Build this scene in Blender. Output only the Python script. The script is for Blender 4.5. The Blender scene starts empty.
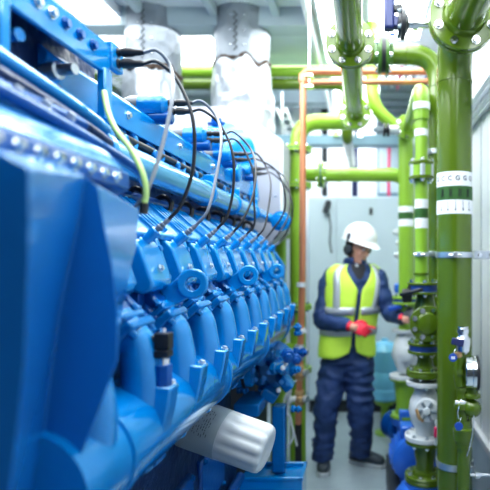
import bpy, bmesh, math, random
from mathutils import Vector, Matrix, noise
random.seed(7)
COL = bpy.context.scene.collection
F, VX, VY, CH = 520.0, 365.0, 258.0, 1.55      # focal length in px, vanishing point, eye height

def at(px, py, Y):
    """a measured point of the photo at depth Y, as a world point"""
    return Vector(((px - VX) * Y / F, Y, CH - (py - VY) * Y / F))

def V(*a): return Vector(a)

def frame(d):
    d = Vector(d).normalized()
    u = Vector((0, 0, 1)) if abs(d.z) < 0.9 else Vector((0, 1, 0))
    a = d.cross(u).normalized(); b = d.cross(a).normalized()
    return d, a, b

def smooth_path(pts, n=6):
    pts = [Vector(p) for p in pts]
    if len(pts) < 3: return pts
    out = []
    P = [pts[0] * 2 - pts[1]] + pts + [pts[-1] * 2 - pts[-2]]
    for i in range(1, len(P) - 2):
        p0, p1, p2, p3 = P[i-1], P[i], P[i+1], P[i+2]
        for k in range(n):
            t = k / n
            out.append(0.5 * ((2*p1) + (p2-p0)*t + (2*p0-5*p1+4*p2-p3)*t*t + (3*p1-p0-3*p2+p3)*t**3))
    out.append(pts[-1])
    return out

def fillet(pts, r, n=7):
    """polyline with rounded corners of bend radius r"""
    pts = [Vector(p) for p in pts]
    out = [pts[0]]
    for i in range(1, len(pts) - 1):
        a, b, c = pts[i-1], pts[i], pts[i+1]
        u = (a - b); v = (c - b)
        rr = min(r, u.length * .49, v.length * .49)
        u.normalize(); v.normalize()
        p, q = b + u * rr, b + v * rr
        for k in range(n + 1):
            t = k / n
            out.append(p * (1-t)**2 + b * 2*t*(1-t) + q * t*t)
    out.append(pts[-1])
    return out

class M:
    def __init__(s): s.b = bmesh.new()
    def grid(s, rings, cap=True, closed=True):
        vs = [[s.b.verts.new(p) for p in r] for r in rings]
        n = len(rings[0])
        for i in range(len(vs) - 1):
            for j in range(n if closed else n - 1):
                k = (j + 1) % n
                try: s.b.faces.new((vs[i][j], vs[i][k], vs[i+1][k], vs[i+1][j]))
                except ValueError: pass
        if cap and closed:
            for r in (vs[0], vs[-1]):
                try: s.b.faces.new(r)
                except ValueError: pass
        return s
    def ring(s, c, a, b, ra, rb, n, ph=0):
        return [Vector(c) + a * (ra * math.cos(2*math.pi*k/n + ph)) + b * (rb * math.sin(2*math.pi*k/n + ph)) for k in range(n)]
    def cyl(s, p0, p1, r, r2=None, n=20):
        p0, p1 = Vector(p0), Vector(p1); d, a, b = frame(p1 - p0)
        r2 = r if r2 is None else r2
        return s.grid([s.ring(p0, a, b, r, r, n), s.ring(p1, a, b, r2, r2, n)])
    def lathe(s, o, axis, prof, n=24):
        """prof: list of (distance along axis, radius)"""
        d, a, b = frame(axis); o = Vector(o)
        return s.grid([s.ring(o + d * h, a, b, max(r, 1e-4), max(r, 1e-4), n) for h, r in prof])
    def tube(s, pts, r, n=12, smooth=0, cap=True):
        pts = smooth_path(pts, smooth) if smooth else [Vector(p) for p in pts]
        m = len(pts)
        rad = r if callable(r) else (lambda t: r)
        d0 = (pts[1] - pts[0]).normalized(); _, a, b = frame(d0)
        rings = []
        for i, p in enumerate(pts):
            d = (pts[min(i+1, m-1)] - pts[max(i-1, 0)]).normalized()
            a = (a - d * a.dot(d)).normalized(); b = d.cross(a)
            q = rad(i / (m-1))
            rings.append(s.ring(p, a, b, q, q, n))
        return s.grid(rings, cap)
    def box(s, c, size, rot=None):
        c = Vector(c); x, y, z = [v / 2 for v in size]
        R = rot if rot is not None else Matrix.Identity(3)
        P = [c + R @ Vector((i*x, j*y, k*z)) for k in (-1, 1) for j in (-1, 1) for i in (-1, 1)]
        v = [s.b.verts.new(p) for p in P]
        for f in ((0,2,3,1),(4,5,7,6),(0,1,5,4),(2,6,7,3),(0,4,6,2),(1,3,7,5)): s.b.faces.new([v[i] for i in f])
        return s
    def boxb(s, x0, x1, y0, y1, z0, z1): return s.box(((x0+x1)/2, (y0+y1)/2, (z0+z1)/2), (abs(x1-x0), abs(y1-y0), abs(z1-z0)))
    def bar(s, p0, p1, w, h, up=(0,0,1)):
        p0, p1 = Vector(p0), Vector(p1); d = (p1-p0).normalized()
        a = d.cross(Vector(up)).normalized(); b = a.cross(d)
        q = lambda p: [p + a*w/2 + b*h/2, p - a*w/2 + b*h/2, p - a*w/2 - b*h/2, p + a*w/2 - b*h/2]
        return s.grid([q(p0), q(p1)])
    def prism(s, prof, y0, y1):
        """prof: (x, z) outline extruded along y"""
        return s.grid([[Vector((x, y0, z)) for x, z in prof], [Vector((x, y1, z)) for x, z in prof]])
    def prismv(s, outline, vec):
        vec = Vector(vec)
        return s.grid([[Vector(p) for p in outline], [Vector(p) + vec for p in outline]])
    def ball(s, c, r, sc=(1,1,1), n=16):
        c = Vector(c); rings = []
        for i in range(n//2 + 1):
            t = math.pi * i / (n//2); q = max(math.sin(t), 1e-3)
            rings.append([c + Vector((r*sc[0]*q*math.cos(2*math.pi*k/n), r*sc[1]*q*math.sin(2*math.pi*k/n), -r*sc[2]*math.cos(t))) for k in range(n)])
        return s.grid(rings)
    def bolt(s, p, axis, r=.009, h=.012):
        p = Vector(p); d, a, b = frame(axis)
        s.cyl(p, p + d*h*.3, r*1.35, n=12)
        return s.cyl(p + d*h*.3, p + d*h, r, r*.93, n=6)
    def build(s, name, mat, parent=None, bev=0, seg=2, sharp=32, sub=0):
        bmesh.ops.recalc_face_normals(s.b, faces=s.b.faces)
        base = wloc(parent)
        ca = math.radians(sharp)
        for f in s.b.faces: f.smooth = True
        for e in s.b.edges:
            if len(e.link_faces) == 2 and e.calc_face_angle(0) > ca: e.smooth = False
        me = bpy.data.meshes.new(name); 
        if base.length: bmesh.ops.translate(s.b, verts=s.b.verts, vec=-base)
        s.b.to_mesh(me); s.b.free()
        me.materials.append(mat)
        o = bpy.data.objects.new(name, me); COL.objects.link(o)
        if parent is not None: o.parent = parent
        if bev:
            m = o.modifiers.new('bevel', 'BEVEL'); m.width = bev; m.segments = seg; m.limit_method = 'ANGLE'; m.angle_limit = math.radians(30); m.harden_normals = False
        if sub:
            m = o.modifiers.new('sub', 'SUBSURF'); m.levels = m.render_levels = sub
        return o

def wloc(o):
    v = Vector((0, 0, 0))
    while o is not None:
        v += o.location; o = o.parent
    return v

def tag(o, label=None, cat=None, group=None, kind=None):
    if label: o['label'] = label
    if cat: o['category'] = cat
    if group: o['group'] = group
    if kind: o['kind'] = kind
    return o
def thing(name, label, cat, loc, group=None):
    o = bpy.data.objects.new(name, None); COL.objects.link(o); o.location = Vector(loc); o.empty_display_size = .05
    return tag(o, label, cat, group)
def copy_tree(o, parent=None, off=(0,0,0)):
    c = o.copy(); COL.objects.link(c); c.parent = parent; c.location = o.location + Vector(off)
    for ch in list(KIDS.get(o.name, [])) or [k for k in bpy.data.objects if k.parent == o and k != c]: copy_tree(ch, c)
    return c
KIDS = {}
def struct(o, label=None): return tag(o, label, None, None, 'structure')

# ------------------------------------------------------------------ materials
def mat(name, col, rough=.4, metal=0, var=.06, scale=6, bump=0, bscale=40, coat=0, emit=None, es=0, alpha=1, trans=0, spec=.5):
    m = bpy.data.materials.new(name); m.use_nodes = True
    nt = m.node_tree; N = nt.nodes; L = nt.links; p = N['Principled BSDF']
    p.inputs['Roughness'].default_value = rough; p.inputs['Metallic'].default_value = metal
    p.inputs['Coat Weight'].default_value = coat; p.inputs['Coat Roughness'].default_value = .12
    p.inputs['Specular IOR Level'].default_value = spec
    tc = N.new('ShaderNodeTexCoord'); nz = N.new('ShaderNodeTexNoise'); nz.inputs['Scale'].default_value = scale; nz.inputs['Detail'].default_value = 4
    L.new(tc.outputs['Object'], nz.inputs['Vector'])
    mx = N.new('ShaderNodeMix'); mx.data_type = 'RGBA'
    c1 = [max(0, c * (1 - var)) for c in col]; c2 = [min(1, c * (1 + var)) for c in col]
    mx.inputs['A'].default_value = (*c1, 1); mx.inputs['B'].default_value = (*c2, 1)
    L.new(nz.outputs['Fac'], mx.inputs['Factor']); L.new(mx.outputs['Result'], p.inputs['Base Color'])
    if bump:
        n2 = N.new('ShaderNodeTexNoise'); n2.inputs['Scale'].default_value = bscale; n2.inputs['Detail'].default_value = 3
        L.new(tc.outputs['Object'], n2.inputs['Vector'])
        b = N.new('ShaderNodeBump'); b.inputs['Strength'].default_value = bump; b.inputs['Distance'].default_value = .01
        L.new(n2.outputs['Fac'], b.inputs['Height']); L.new(b.outputs['Normal'], p.inputs['Normal'])
    if emit: p.inputs['Emission Color'].default_value = (*emit, 1); p.inputs['Emission Strength'].default_value = es
    if trans: p.inputs['Transmission Weight'].default_value = trans
    if alpha < 1: p.inputs['Alpha'].default_value = alpha
    return m
BLUE = mat('blue_paint', (.0, .225, .55), .17, coat=.9, var=.2, bump=.2, bscale=18, spec=.8)
BLUE2 = mat('blue_casting_paint', (.0, .16, .44), .25, coat=.4, var=.18, bump=.3, bscale=55)
BLUED = mat('deep_blue_paint_and_shade', (.001, .075, .30), .3, coat=.3, var=.2, bump=.2)
COWL = mat('cowl_blue_paint', (.0, .16, .46), .38, coat=1, var=.08, spec=.8)
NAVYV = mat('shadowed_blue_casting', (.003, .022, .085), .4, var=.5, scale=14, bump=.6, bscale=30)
for _m in (BLUE, BLUE2, BLUED, COWL):
    _p = _m.node_tree.nodes['Principled BSDF']; _p.inputs['Coat Tint'].default_value = (.75, .94, 1, 1); _p.inputs['Specular Tint'].default_value = (.7, .92, 1, 1)
RAIL = mat('satin_blue_tube', (.10, .42, .74), .24, metal=.5, coat=.6, var=.05)
GREEN = mat('green_pipe_paint', (.092, .155, .010), .22, coat=.5, var=.08, scale=3)
GREENL = mat('hazy_lime_pipe_paint', (.25, .44, .04), .3, coat=.3, var=.08, scale=3)  # lime paint raised paler, with background haze put into the colour
GREEND = mat('dark_green_steel', (.05, .13, .02), .35, coat=.2)
CHROME = mat('chrome', (.78, .8, .83), .16, metal=1, var=.03)
ZINC = mat('zinc_plate', (.62, .66, .7), .34, metal=.9, var=.1, scale=20)
COPPER = mat('copper', (.56, .24, .13), .33, metal=.55, var=.12)
BRASS = mat('brass_fitting', (.58, .38, .2), .35, metal=.6, var=.12, scale=20)
BLACK = mat('black_plastic', (.018, .02, .024), .42)
RUBBER = mat('black_rubber', (.022, .022, .026), .4)
GREYC = mat('grey_cable_sheath', (.18, .2, .24), .4)
GREYCAP = mat('grey_cap', (.09, .11, .13), .45)
WHITEP = mat('white_filter_paint', (.56, .59, .61), .42, coat=.1, var=.03)
LABELG = mat('pale_grey_label', (.40, .46, .47), .5, var=.05)
INK = mat('grey_print', (.12, .15, .16), .6)
BLACKINK = mat('black_print', (.015, .02, .02), .6)
WHITEB = mat('white_band', (.82, .84, .86), .45, var=.02)
GREENB = mat('dark_green_band', (.03, .11, .02), .5, var=.3, scale=60)
WALLW = mat('white_wall_panel', (.78, .8, .84), .35, var=.02)
WALLB = mat('pale_blue_grey_wall', (.56, .64, .7), .5, var=.05)
CEIL = mat('white_ceiling', (.72, .78, .8), .6, var=.03)
BEAMG = mat('grey_ceiling_steel', (.42, .5, .53), .5, var=.08)
CAB = mat('light_grey_cabinet', (.60, .71, .79), .42, var=.03)
DARKG = mat('dark_grey_steel', (.035, .045, .055), .5)
MIDG = mat('mid_grey_steel', (.22, .27, .31), .45)
BLUEGREY = mat('blue_grey_tray', (.2, .33, .42), .45, var=.1)
LAMP = mat('lamp_diffuser', (.9, .95, 1), .5, emit=(.93, .98, 1), es=5)
GLOW = mat('window_light_panel', (.9, .95, 1), .5, emit=(.9, .97, 1), es=1.6)
CASTW = mat('white_cast_valve', (.6, .64, .66), .42, var=.08)
GASK = mat('navy_gasket', (.02, .06, .24), .4)
TAGB = mat('blue_tag', (.02, .09, .42), .35)
LEVERB = mat('navy_lever', (.02, .03, .12), .35)
YGREEN = mat('green_yellow_wire', (.52, .72, .26), .4, var=.3, scale=30)
PINK = mat('pink_cable', (.75, .04, .16), .4)
TANK = mat('blue_plastic_tank', (.25, .66, .95), .25, coat=.5, var=.05)
MOTOR = mat('motor_blue', (.03, .16, .62), .32, coat=.3, var=.1)
FLOORM = mat('grey_floor', (.36, .44, .48), .22, var=.1, scale=9, bump=.1, bscale=120)
def foil_mat(name, col, rough, metal):
    m = mat(name, col, rough, metal=metal, var=.12, scale=9)
    nt = m.node_tree; N = nt.nodes; L = nt.links; p = N['Principled BSDF']
    tc = N['Texture Coordinate']
    v = N.new('ShaderNodeTexVoronoi'); v.inputs['Scale'].default_value = 9; v.feature = 'F1'
    n = N.new('ShaderNodeTexNoise'); n.inputs['Scale'].default_value = 7; n.inputs['Detail'].default_value = 6; n.inputs['Distortion'].default_value = 1.2
    L.new(tc.outputs['Object'], n.inputs['Vector']); L.new(tc.outputs['Object'], v.inputs['Vector'])
    a = N.new('ShaderNodeMath'); a.operation = 'ADD'; L.new(v.outputs['Distance'], a.inputs[0]); L.new(n.outputs['Fac'], a.inputs[1])
    b = N.new('ShaderNodeBump'); b.inputs['Strength'].default_value = .35; b.inputs['Distance'].default_value = .05
    L.new(a.outputs[0], b.inputs['Height']); L.new(b.outputs['Normal'], p.inputs['Normal'])
    return m
FOIL = foil_mat('white_foil_wrap', (.40, .43, .46), .36, .55)
FOILG = foil_mat('grey_fabric_wrap', (.26, .29, .32), .5, .3)
SCORCH = mat('scorched_seam', (.05, .03, .02), .8)
SHIELD = mat('pale_heat_shield', (.40, .42, .48), .4, var=.03)
# clothing and skin
HIVIS = mat('hivis_yellow', (.60, .86, .10), .6, emit=(.5, .8, .1), es=.06, var=.06, bump=.3, bscale=30)
REFL = mat('silver_reflective_tape', (.52, .56, .62), .35, metal=.3, var=.05)
NAVY = mat('navy_workwear', (.025, .06, .18), .6, var=.25, scale=14, bump=.4, bscale=60)
SKIN = mat('skin', (.66, .36, .27), .5, var=.08, scale=20)
HAIR = mat('dark_brown_hair', (.06, .035, .025), .6, bump=.5, bscale=80)
GLOVE = mat('red_glove', (.8, .03, .07), .55, bump=.3, bscale=90)
HELM = mat('white_helmet_plastic', (.86, .87, .88), .28, coat=.3, var=.01)
SHOE = mat('grey_work_shoe', (.05, .07, .09), .5, var=.2)
SOLE = mat('pale_sole', (.45, .5, .53), .6)
MUFF = mat('dark_ear_cup', (.05, .06, .075), .4)
SHIRT = mat('dark_shirt', (.02, .022, .03), .7)
SHIRTL = mat('grey_shirt', (.4, .42, .46), .7)
FACEP = mat('gauge_face_black', (.02, .025, .03), .25, coat=.6)

def bolts_on(fl, c, axis, R, n, r, h, m=CHROME, ph=0, each=True, skip=None):
    c = Vector(c); d, a, b = frame(axis)
    acc = M()
    for k in range(n):
        t = 2*math.pi*k/n + ph
        p = c + a*R*math.cos(t) + b*R*math.sin(t)
        if True: M().bolt(p, d, r, h).build('bolt', m, fl)
        else: acc.bolt(p, d, r, h)
    acc.b.free()

def flange(parent, c, axis, R, th, n=8, br=.009, m=GREEN, gap=0, each=True, hub=None, gm=None, bm=CHROME, both=True):
    """a flange pair centred on c, normal to axis: two discs, gasket, bolts"""
    c = Vector(c); d, a, b = frame(axis)
    f = M()
    w = th
    f.lathe(c - d*(gap/2 + w), d, [(0, R*.96), (0, R), (w, R), (w, R*.9)], 36)
    if both: f.lathe(c + d*gap/2, d, [(0, R*.9), (0, R), (w, R), (w, R*.96)], 36)
    if hub:
        f.lathe(c - d*(gap/2 + w + hub*.35), d, [(0, hub), (hub*.35, hub*1.12)], 28)
        if both: f.lathe(c + d*(gap/2 + w), d, [(0, hub*1.12), (hub*.35, hub)], 28)
    o = f.build('flange', m, parent, bev=.002, seg=1)
    if gap > 0: M().cyl(c - d*gap/2, c + d*gap/2, R*.93, n=32).build('gasket', gm or GASK, parent)
    bolts_on(o, c - d*(gap/2 + w), -d, R*.8, n, br, br*1.5, bm, math.pi/n, each)
    if both: bolts_on(o, c + d*(gap/2 + w), d, R*.8, n, br, br*1.5, bm, math.pi/n, each)
    return o
# ================================================================== ROOM
XW = .65
def room():
    struct(M().boxb(-3.2, XW+.2, -2.2, 6.4, -.1, 0).build('floor', FLOORM), 'smooth grey concrete floor')
    struct(M().boxb(-3.2, XW+.2, -2.2, 6.4, 3.3, 3.4).build('ceiling', CEIL), 'white panelled ceiling')
    struct(M().boxb(-3.4, XW+.2, 6.2, 6.4, 0, 3.3).build('wall_back', WALLB), 'pale blue grey back wall')
    struct(M().boxb(-3.4, -3.2, -2.2, 6.4, 0, 3.3).build('wall_left', WALLW), 'white left wall')
    struct(M().boxb(-3.4, XW+.2, -2.4, -2.2, 0, 3.3).build('wall_front', DARKG), 'unseen dark grey wall behind the viewer')  # unseen; added dark so the cowl's near faces reflect dark
    w = struct(M().boxb(XW, XW+.2, -2.2, 6.4, 0, 3.3).build('wall_right', WALLW), 'white panelled right wall')
    tr = M()
    for y in (-.6, .3, 1.2, 2.1, 2.62, 2.90, 3.9, 4.8): tr.boxb(XW-.006, XW, y-.006, y+.006, .6, 3.3)
    struct(tr.build('trim_1', ZINC), 'narrow vertical seam strips of the white wall panels')
    struct(M().boxb(XW-.03, XW, -2.2, 6.2, .55, .59).build('trim_2', WALLW, bev=.004), 'white ledge along the right wall')
    struct(M().boxb(XW-.01, XW, -2.2, 6.2, .0, .55).build('trim_3', CAB), 'grey lower panel of the right wall')
    struct(M().boxb(-3.2, XW, 6.17, 6.2, 0, .12).build('baseboard_back', DARKG), 'black skirting at the back wall')
    # vertical panels between back wall columns
    p = M()
    for a, b in ((293, 322), (328, 352), (358, 377)):
        p.boxb((a-365)/85.2, (b-365)/85.2, 6.0, 6.2, 0, 3.3)
    struct(p.build('trim_4', WALLW, bev=.01), 'white vertical columns on the back wall')
    struct(M().boxb(-.52, -.44, 6.13, 6.2, 0, 3.3).build('trim_5', DARKG), 'dark gap between back wall columns')
    struct(M().boxb(-.155, -.08, 6.13, 6.2, 0, 3.3).build('trim_6', LEVERB), 'navy gap between back wall columns')
    # ceiling beams
    for i, (y0, y1, z) in enumerate(((3.62, 3.8, 3.17), (4.7, 4.82, 3.2), (5.6, 5.72, 3.2))):
        struct(M().boxb(-3.2, -.40, y0, y1, z, 3.3).build('trim_%d' % (7+i), BEAMG, bev=.005), 'grey steel ceiling beam')
    b = M()
    for x in (-2.6, -2.05, -1.55, -1.05, -.62): b.boxb(x-.025, x+.025, 2.2, 6.2, 3.23, 3.3)
    struct(b.build('trim_10', BEAMG, bev=.004), 'long grey ceiling battens')
    struct(M().boxb(-1.15, -.385, 3.8, 5.55, 3.205, 3.225).build('trim_11', WALLB, bev=.004), 'grey ceiling soffit panel')
    struct(M().boxb(-.41, -.375, 1.5, 6.2, 3.17, 3.3).build('trim_12', WALLW, bev=.004), 'white edge of the ceiling soffit')
room()

def ceiling_light(x0, x1, y0, y1, label, z=3.2):
    t = thing('ceiling_light', label, 'ceiling light', ((x0+x1)/2, (y0+y1)/2, z+.1), 'strip lights on the ceiling')
    M().boxb(x0, x1, y0, y1, z+.02, z+.1).build('housing', WALLW, t, bev=.006)
    M().boxb(x0+.015, x1-.015, y0+.015, y1-.015, z, z+.02).build('diffuser', LAMP, t, bev=.004)
ceiling_light(-.33, -.10, 1.6, 4.4, 'long bright strip light on the ceiling left of the overhead green pipe')
ceiling_light(.02, .42, 1.4, 3.95, 'wide bright strip light on the ceiling right of the overhead green pipe')
ceiling_light(-1.0, -.5, 1.2, 2.9, 'bright strip light on the ceiling over the engine')
ceiling_light(-1.62, -1.12, 3.85, 4.6, 'white ceiling light seen between the two wrapped exhaust ducts', z=3.21)
ceiling_light(-2.0, -1.7, 2.5, 4.4, 'bright ceiling light beside the perforated cable tray at the left')
ceiling_light(-.33, .45, 4.8, 5.9, 'square bright ceiling light above the grey cabinet')

# perforated cable tray at upper left
def cable_tray():
    t = thing('cable_tray', 'perforated silver cable tray running along the ceiling at upper left', 'cable tray', (-1.75, 3, 2.95))
    m = M()
    for y in [1.2 + .075*k for k in range(56)]: m.boxb(-1.93, -1.79, y, y+.035, 2.88, 2.885)
    m.boxb(-1.94, -1.93, 1.2, 5.4, 2.88, 2.93); m.boxb(-1.79, -1.78, 1.2, 5.4, 2.88, 2.93)
    m.build('tray', ZINC, t)
    h = M()
    for y in (1.7, 3.2, 4.7): M().cyl((-1.86, y, 2.885), (-1.86, y, 3.3), .006, n=8).build('hanger', ZINC, t)
    t = thing('cable_tray', 'blue grey horizontal cable tray crossing before the back wall', 'cable tray', (0, 5.0, 2.64))
    m = M(); m.boxb(-.9, .45, 4.95, 5.1, 2.63, 2.64); m.boxb(-.9, .45, 4.94, 4.95, 2.63, 2.72); m.boxb(-.9, .45, 5.1, 5.11, 2.63, 2.72)
    m.build('tray', BLUEGREY, t, bev=.002)
    h = M()
    for x in (-.8, -.3, .08): M().cyl((x, 5.02, 2.64), (x, 5.02, 3.3), .008, n=8).build('hanger', ZINC, t)
    t = thing('cable_tray', 'overhead tray of teal, grey and red cables at the right of the ceiling', 'cable tray', (.33, 4.8, 2.93))
    m = M(); m.boxb(.13, .50, 4.0, 6.1, 2.92, 2.93); m.boxb(.12, .13, 4.0, 6.1, 2.92, 2.98); m.boxb(.50, .51, 4.0, 6.1, 2.92, 2.98)
    for k in range(9): m.boxb(.13, .5, 4.05+.22*k, 4.09+.22*k, 2.905, 2.92)
    for y in (4.3, 5.6): m.boxb(.115, .125, y, y+.02, 2.95, 3.3); m.boxb(.505, .515, y, y+.02, 2.95, 3.3)
    m.build('tray', MIDG, t)
    for k, mm in enumerate((BLUEGREY, WALLW, PINK, BLUEGREY, MIDG, WALLW, BLUED)):
        x = .16 + k*.05
        o = M().tube([(x, 3.7, 2.9+.01*(k % 2)), (x+.005, 4.6, 2.945), (x, 6.15, 2.945)], .014, 8, 6).build('overhead_cable', mm)
        tag(o, ['teal cable lying leftmost in the overhead tray', 'white cable beside the red one in the overhead tray', 'red cable lying in the overhead tray', 'teal cable right of the red cable in the overhead tray',
                'grey cable in the middle right of the overhead tray', 'white cable second from the right wall in the overhead tray', 'deep blue cable nearest the right wall in the overhead tray'][k], 'cable', 'cables in the overhead tray')
cable_tray()

def cabinet():
    t = thing('metal_cabinet', 'tall pale grey metal cabinet standing behind the worker', 'cabinet', (-.1, 5.2, 0))
    M().boxb(-.57, .36, 5.22, 5.9, .12, 2.17).build('body', CAB, t, bev=.008)
    M().boxb(-.56, .35, 5.24, 5.9, 0, .12).build('plinth', DARKG, t)
    for x0, x1, hx in ((-.56, -.29, -.33), (-.28, .35, .30)):
        d = M().boxb(x0, x1, 5.2, 5.22, .14, 2.15).build('door', CAB, t, bev=.004)
        M().boxb(hx-.012, hx+.012, 5.17, 5.2, 1.0, 1.16).build('handle', ZINC, d, bev=.004)
    # louvred breaker plate and black lock
    v = M()
    for k in range(6): v.boxb(-.22, .02, 5.19, 5.2, .45+.04*k, .465+.04*k)
    v.build('louvre', MIDG, t)
    M().boxb(.045, .075, 5.185, 5.2, 1.98, 2.05).build('lock', BLACK, t, bev=.003)
    t = thing('control_box', 'blue grey control box on the back wall above the cabinet', 'control box', (.3, 6.0, 2.1))
    M().boxb(.13, .42, 6.02, 6.16, 2.2, 3.0).build('enclosure', BLUEGREY, t, bev=.008)
    M().boxb(.16, .39, 6.005, 6.02, 2.3, 2.9).build('door', CAB, t, bev=.004)
    o = M().tube([(.26, 5.6, 3.0), (.262, 5.62, 2.7), (.255, 5.6, 2.4), (.26, 5.62, 2.16)], .016, 8, 6).build('pink_cable', PINK)
    tag(o, 'bright pink cable hanging down to the top of the grey cabinet', 'cable')
    t = thing('wall_telephone', 'dark handset hooked on the left of the grey cabinet', 'handset', (-.38, 5.16, 1.95))
    M().box((-.38, 5.17, 2.06), (.05, .05, .13), Matrix.Rotation(.3, 3, 'Y')).build('handset', DARKG, t, bev=.012)
    M().boxb(-.395, -.355, 5.17, 5.2, 1.96, 2.0).build('hook', MIDG, t, bev=.004)
    M().tube([(-.36, 5.17, 2.0), (-.34, 5.16, 1.85), (-.35, 5.17, 1.72), (-.33, 5.19, 1.6)], .006, 6, 6).build('cord', DARKG, t)
cabinet()

# ================================================================== PIPES
def clamp(parent, x, y, z, r, w=.028, ang=0):
    c = V(x, y, z)
    m = M(); m.lathe(c - V(0,0,w/2), (0,0,1), [(0, r), (0, r+.005), (w, r+.005), (w, r)], 32)
    o = m.build('clamp_band', ZINC, parent)
    e = M(); d = V(math.cos(ang), math.sin(ang), 0); s = V(-d.y, d.x, 0)
    e.box(c + d*(r+.015), (.03, .022, w), Matrix.Rotation(ang, 3, 'Z'))
    e.build('clamp_lug', ZINC, o, bev=.002)
    M().cyl(c + d*(r+.018) - s*.03, c + d*(r+.018) + s*.03, .005, n=8).build('clamp_bolt', CHROME, o)
    return o

def wrap_text(body, cx, cy, z, r, ang, h, m, parent, name='printed_letter', rot=0, bold=.0):
    cu = bpy.data.curves.new('t', 'FONT'); cu.body = body; cu.size = h; cu.align_x = 'CENTER'; cu.align_y = 'CENTER'; cu.offset = bold
    to = bpy.data.objects.new('t', cu); COL.objects.link(to)
    dg = bpy.context.evaluated_depsgraph_get(); me = bpy.data.meshes.new_from_object(to.evaluated_get(dg))
    bpy.data.objects.remove(to); bpy.data.curves.remove(cu)
    base = wloc(parent)
    for v in me.vertices:
        x, y = v.co.x, v.co.y
        if rot: x, y = x*math.cos(rot) - y*math.sin(rot), x*math.sin(rot) + y*math.cos(rot)
        a = ang + x / r
        v.co = V(cx + r*math.cos(a), cy + r*math.sin(a), z + y) - base
    me.materials.clear(); me.materials.append(m); me.name = name
    o = bpy.data.objects.new(name, me); COL.objects.link(o); o.parent = parent
    return o

def band(parent, x, y, z0, z1, r, m, name='label_band'):
    return M().lathe((x, y, z0), (0,0,1), [(0, r-.002), (0, r), (z1-z0, r), (z1-z0, r-.002)], 40).build(name, m, parent, sharp=50)

def pipe(name, label, pts, r, m, bend=.12, seg=24, group=None):
    t = thing(name, label, 'pipe', pts[0], group)
    M().tube(fillet(pts, bend, 9), r, seg).build('pipe_run', m, t)
    return t

# --- large vertical pipe on the right, turning towards the camera overhead
X1, Y1, R1 = .430, 2.5, .084
g1 = pipe('green_pipe', 'thickest vertical green pipe with a white and green label band at the right', [(X1, Y1, 0), (X1, Y1, 2.60), (X1, -1.2, 2.60)], R1, GREEN, .2, 40)
def weld(p, c, axis, r, m=GREEN): M().lathe(Vector(c) - Vector(axis)*.004, axis, [(0, r), (.002, r+.003), (.006, r+.003), (.008, r)], 36).build('weld_seam', m, p)
weld(g1, (X1, Y1, 2.39), (0,0,1), R1)
flange(g1, (X1, 2.27, 2.60), (0,1,0), .152, .026, 8, .0135, GREEN, gap=.012, hub=.088, gm=GASK)
zb = lambda py, Y: CH - (py - VY) * Y / F
YF = Y1 - R1
b1 = band(g1, X1, Y1, zb(185.5, YF), zb(171, YF), R1+.0012, WHITEB)
b2 = band(g1, X1, Y1, zb(199.5, YF), zb(185.5, YF), R1+.0014, GREENB)
b3 = band(g1, X1, Y1, zb(213.5, YF), zb(199.5, YF), R1+.0012, WHITEB)
A0 = -math.pi/2 - .17
for k, ch in enumerate(('G', 'C', 'C', 'G', 'G', 'G')):
    wrap_text(ch, X1, Y1, zb(178, YF), R1+.002, A0 - 1.08 + k*.42, .030, BLACKINK, b1, bold=.0008)
for k in range(4):
    a = A0 - .70 + k*.50; q = M()
    for j, hh in enumerate((.040, .030, .036)):
        aa = a + (j-1)*.06; q.box((X1 + (R1+.002)*math.cos(aa), Y1 + (R1+.002)*math.sin(aa), zb(192.5, YF)), (.0022, .002, hh), Matrix.Rotation(aa + math.pi/2, 3, 'Z'))
    q.build('faint_print', BLACKINK, b2)
for k in range(5):
    a = A0 - .78 + k*.42; p = V(X1 + (R1+.0022)*math.cos(a), Y1 + (R1+.0022)*math.sin(a), 0)
    ln = M(); ln.boxb(p.x-.0008, p.x+.0008, p.y-.0008, p.y+.0008, zb(210, YF), zb(201, YF))
    ln.box((p.x, p.y, zb(209.5, YF)), (.006, .003, .006), Matrix.Rotation(a + math.pi/2, 3, 'Z')); ln.build('printed_tick', BLACKINK, b3)
clamp(g1, X1, Y1, 1.565, R1, .026, -1.7)
clamp(g1, X1, Y1, .57, R1, .03, -.95)
s = thing('pipe_strut', 'silver slotted bracket between the thickest green pipe and the white wall', 'bracket', (.57, 2.5, 1.56))
M().boxb(.52, .65, 2.47, 2.475, 1.545, 1.585).boxb(.52, .65, 2.475, 2.51, 1.58, 1.585).boxb(.52, .65, 2.475, 2.51, 1.545, 1.55).build('channel', ZINC, s, bev=.002)
M().bolt((.545, 2.47, 1.565), (0,-1,0), .009, .012).build('bolt', CHROME, s)
M().bolt((.60, 2.47, 1.565), (0,-1,0), .009, .012).build('bolt', CHROME, s)
s = thing('pipe_strut', 'thin silver rod bracket low beside the small green riser', 'bracket', (.57, 2.4, .58))
M().cyl((.475, 2.36, .565), (.65, 2.36, .565), .006, n=10).build('rod', CHROME, s)
M().cyl((.50, 2.36, .565), (.522, 2.36, .565), .015, n=6).build('nut', CHROME, s)
for i, (z, lb) in enumerate(((2.44, 'upper silver channel running along the white right wall'), (2.345, 'lower silver channel running along the white right wall'))):
    s = thing('wall_channel', lb, 'channel', (XW, 3, z))
    m = M(); m.boxb(XW-.035, XW-.012, 1.0, 5.5, z-.02, z-.017).boxb(XW-.035, XW-.012, 1.0, 5.5, z+.017, z+.02).boxb(XW-.014, XW-.01, 1.0, 5.5, z-.02, z+.02)
    m.build('channel', ZINC, s); M().boxb(XW-.01, XW, 1.0, 1.05, z-.02, z+.02).boxb(XW-.01, XW, 2.7, 2.75, z-.02, z+.02).boxb(XW-.01, XW, 5.4, 5.45, z-.02, z+.02).build('spacer', ZINC, s)

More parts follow.
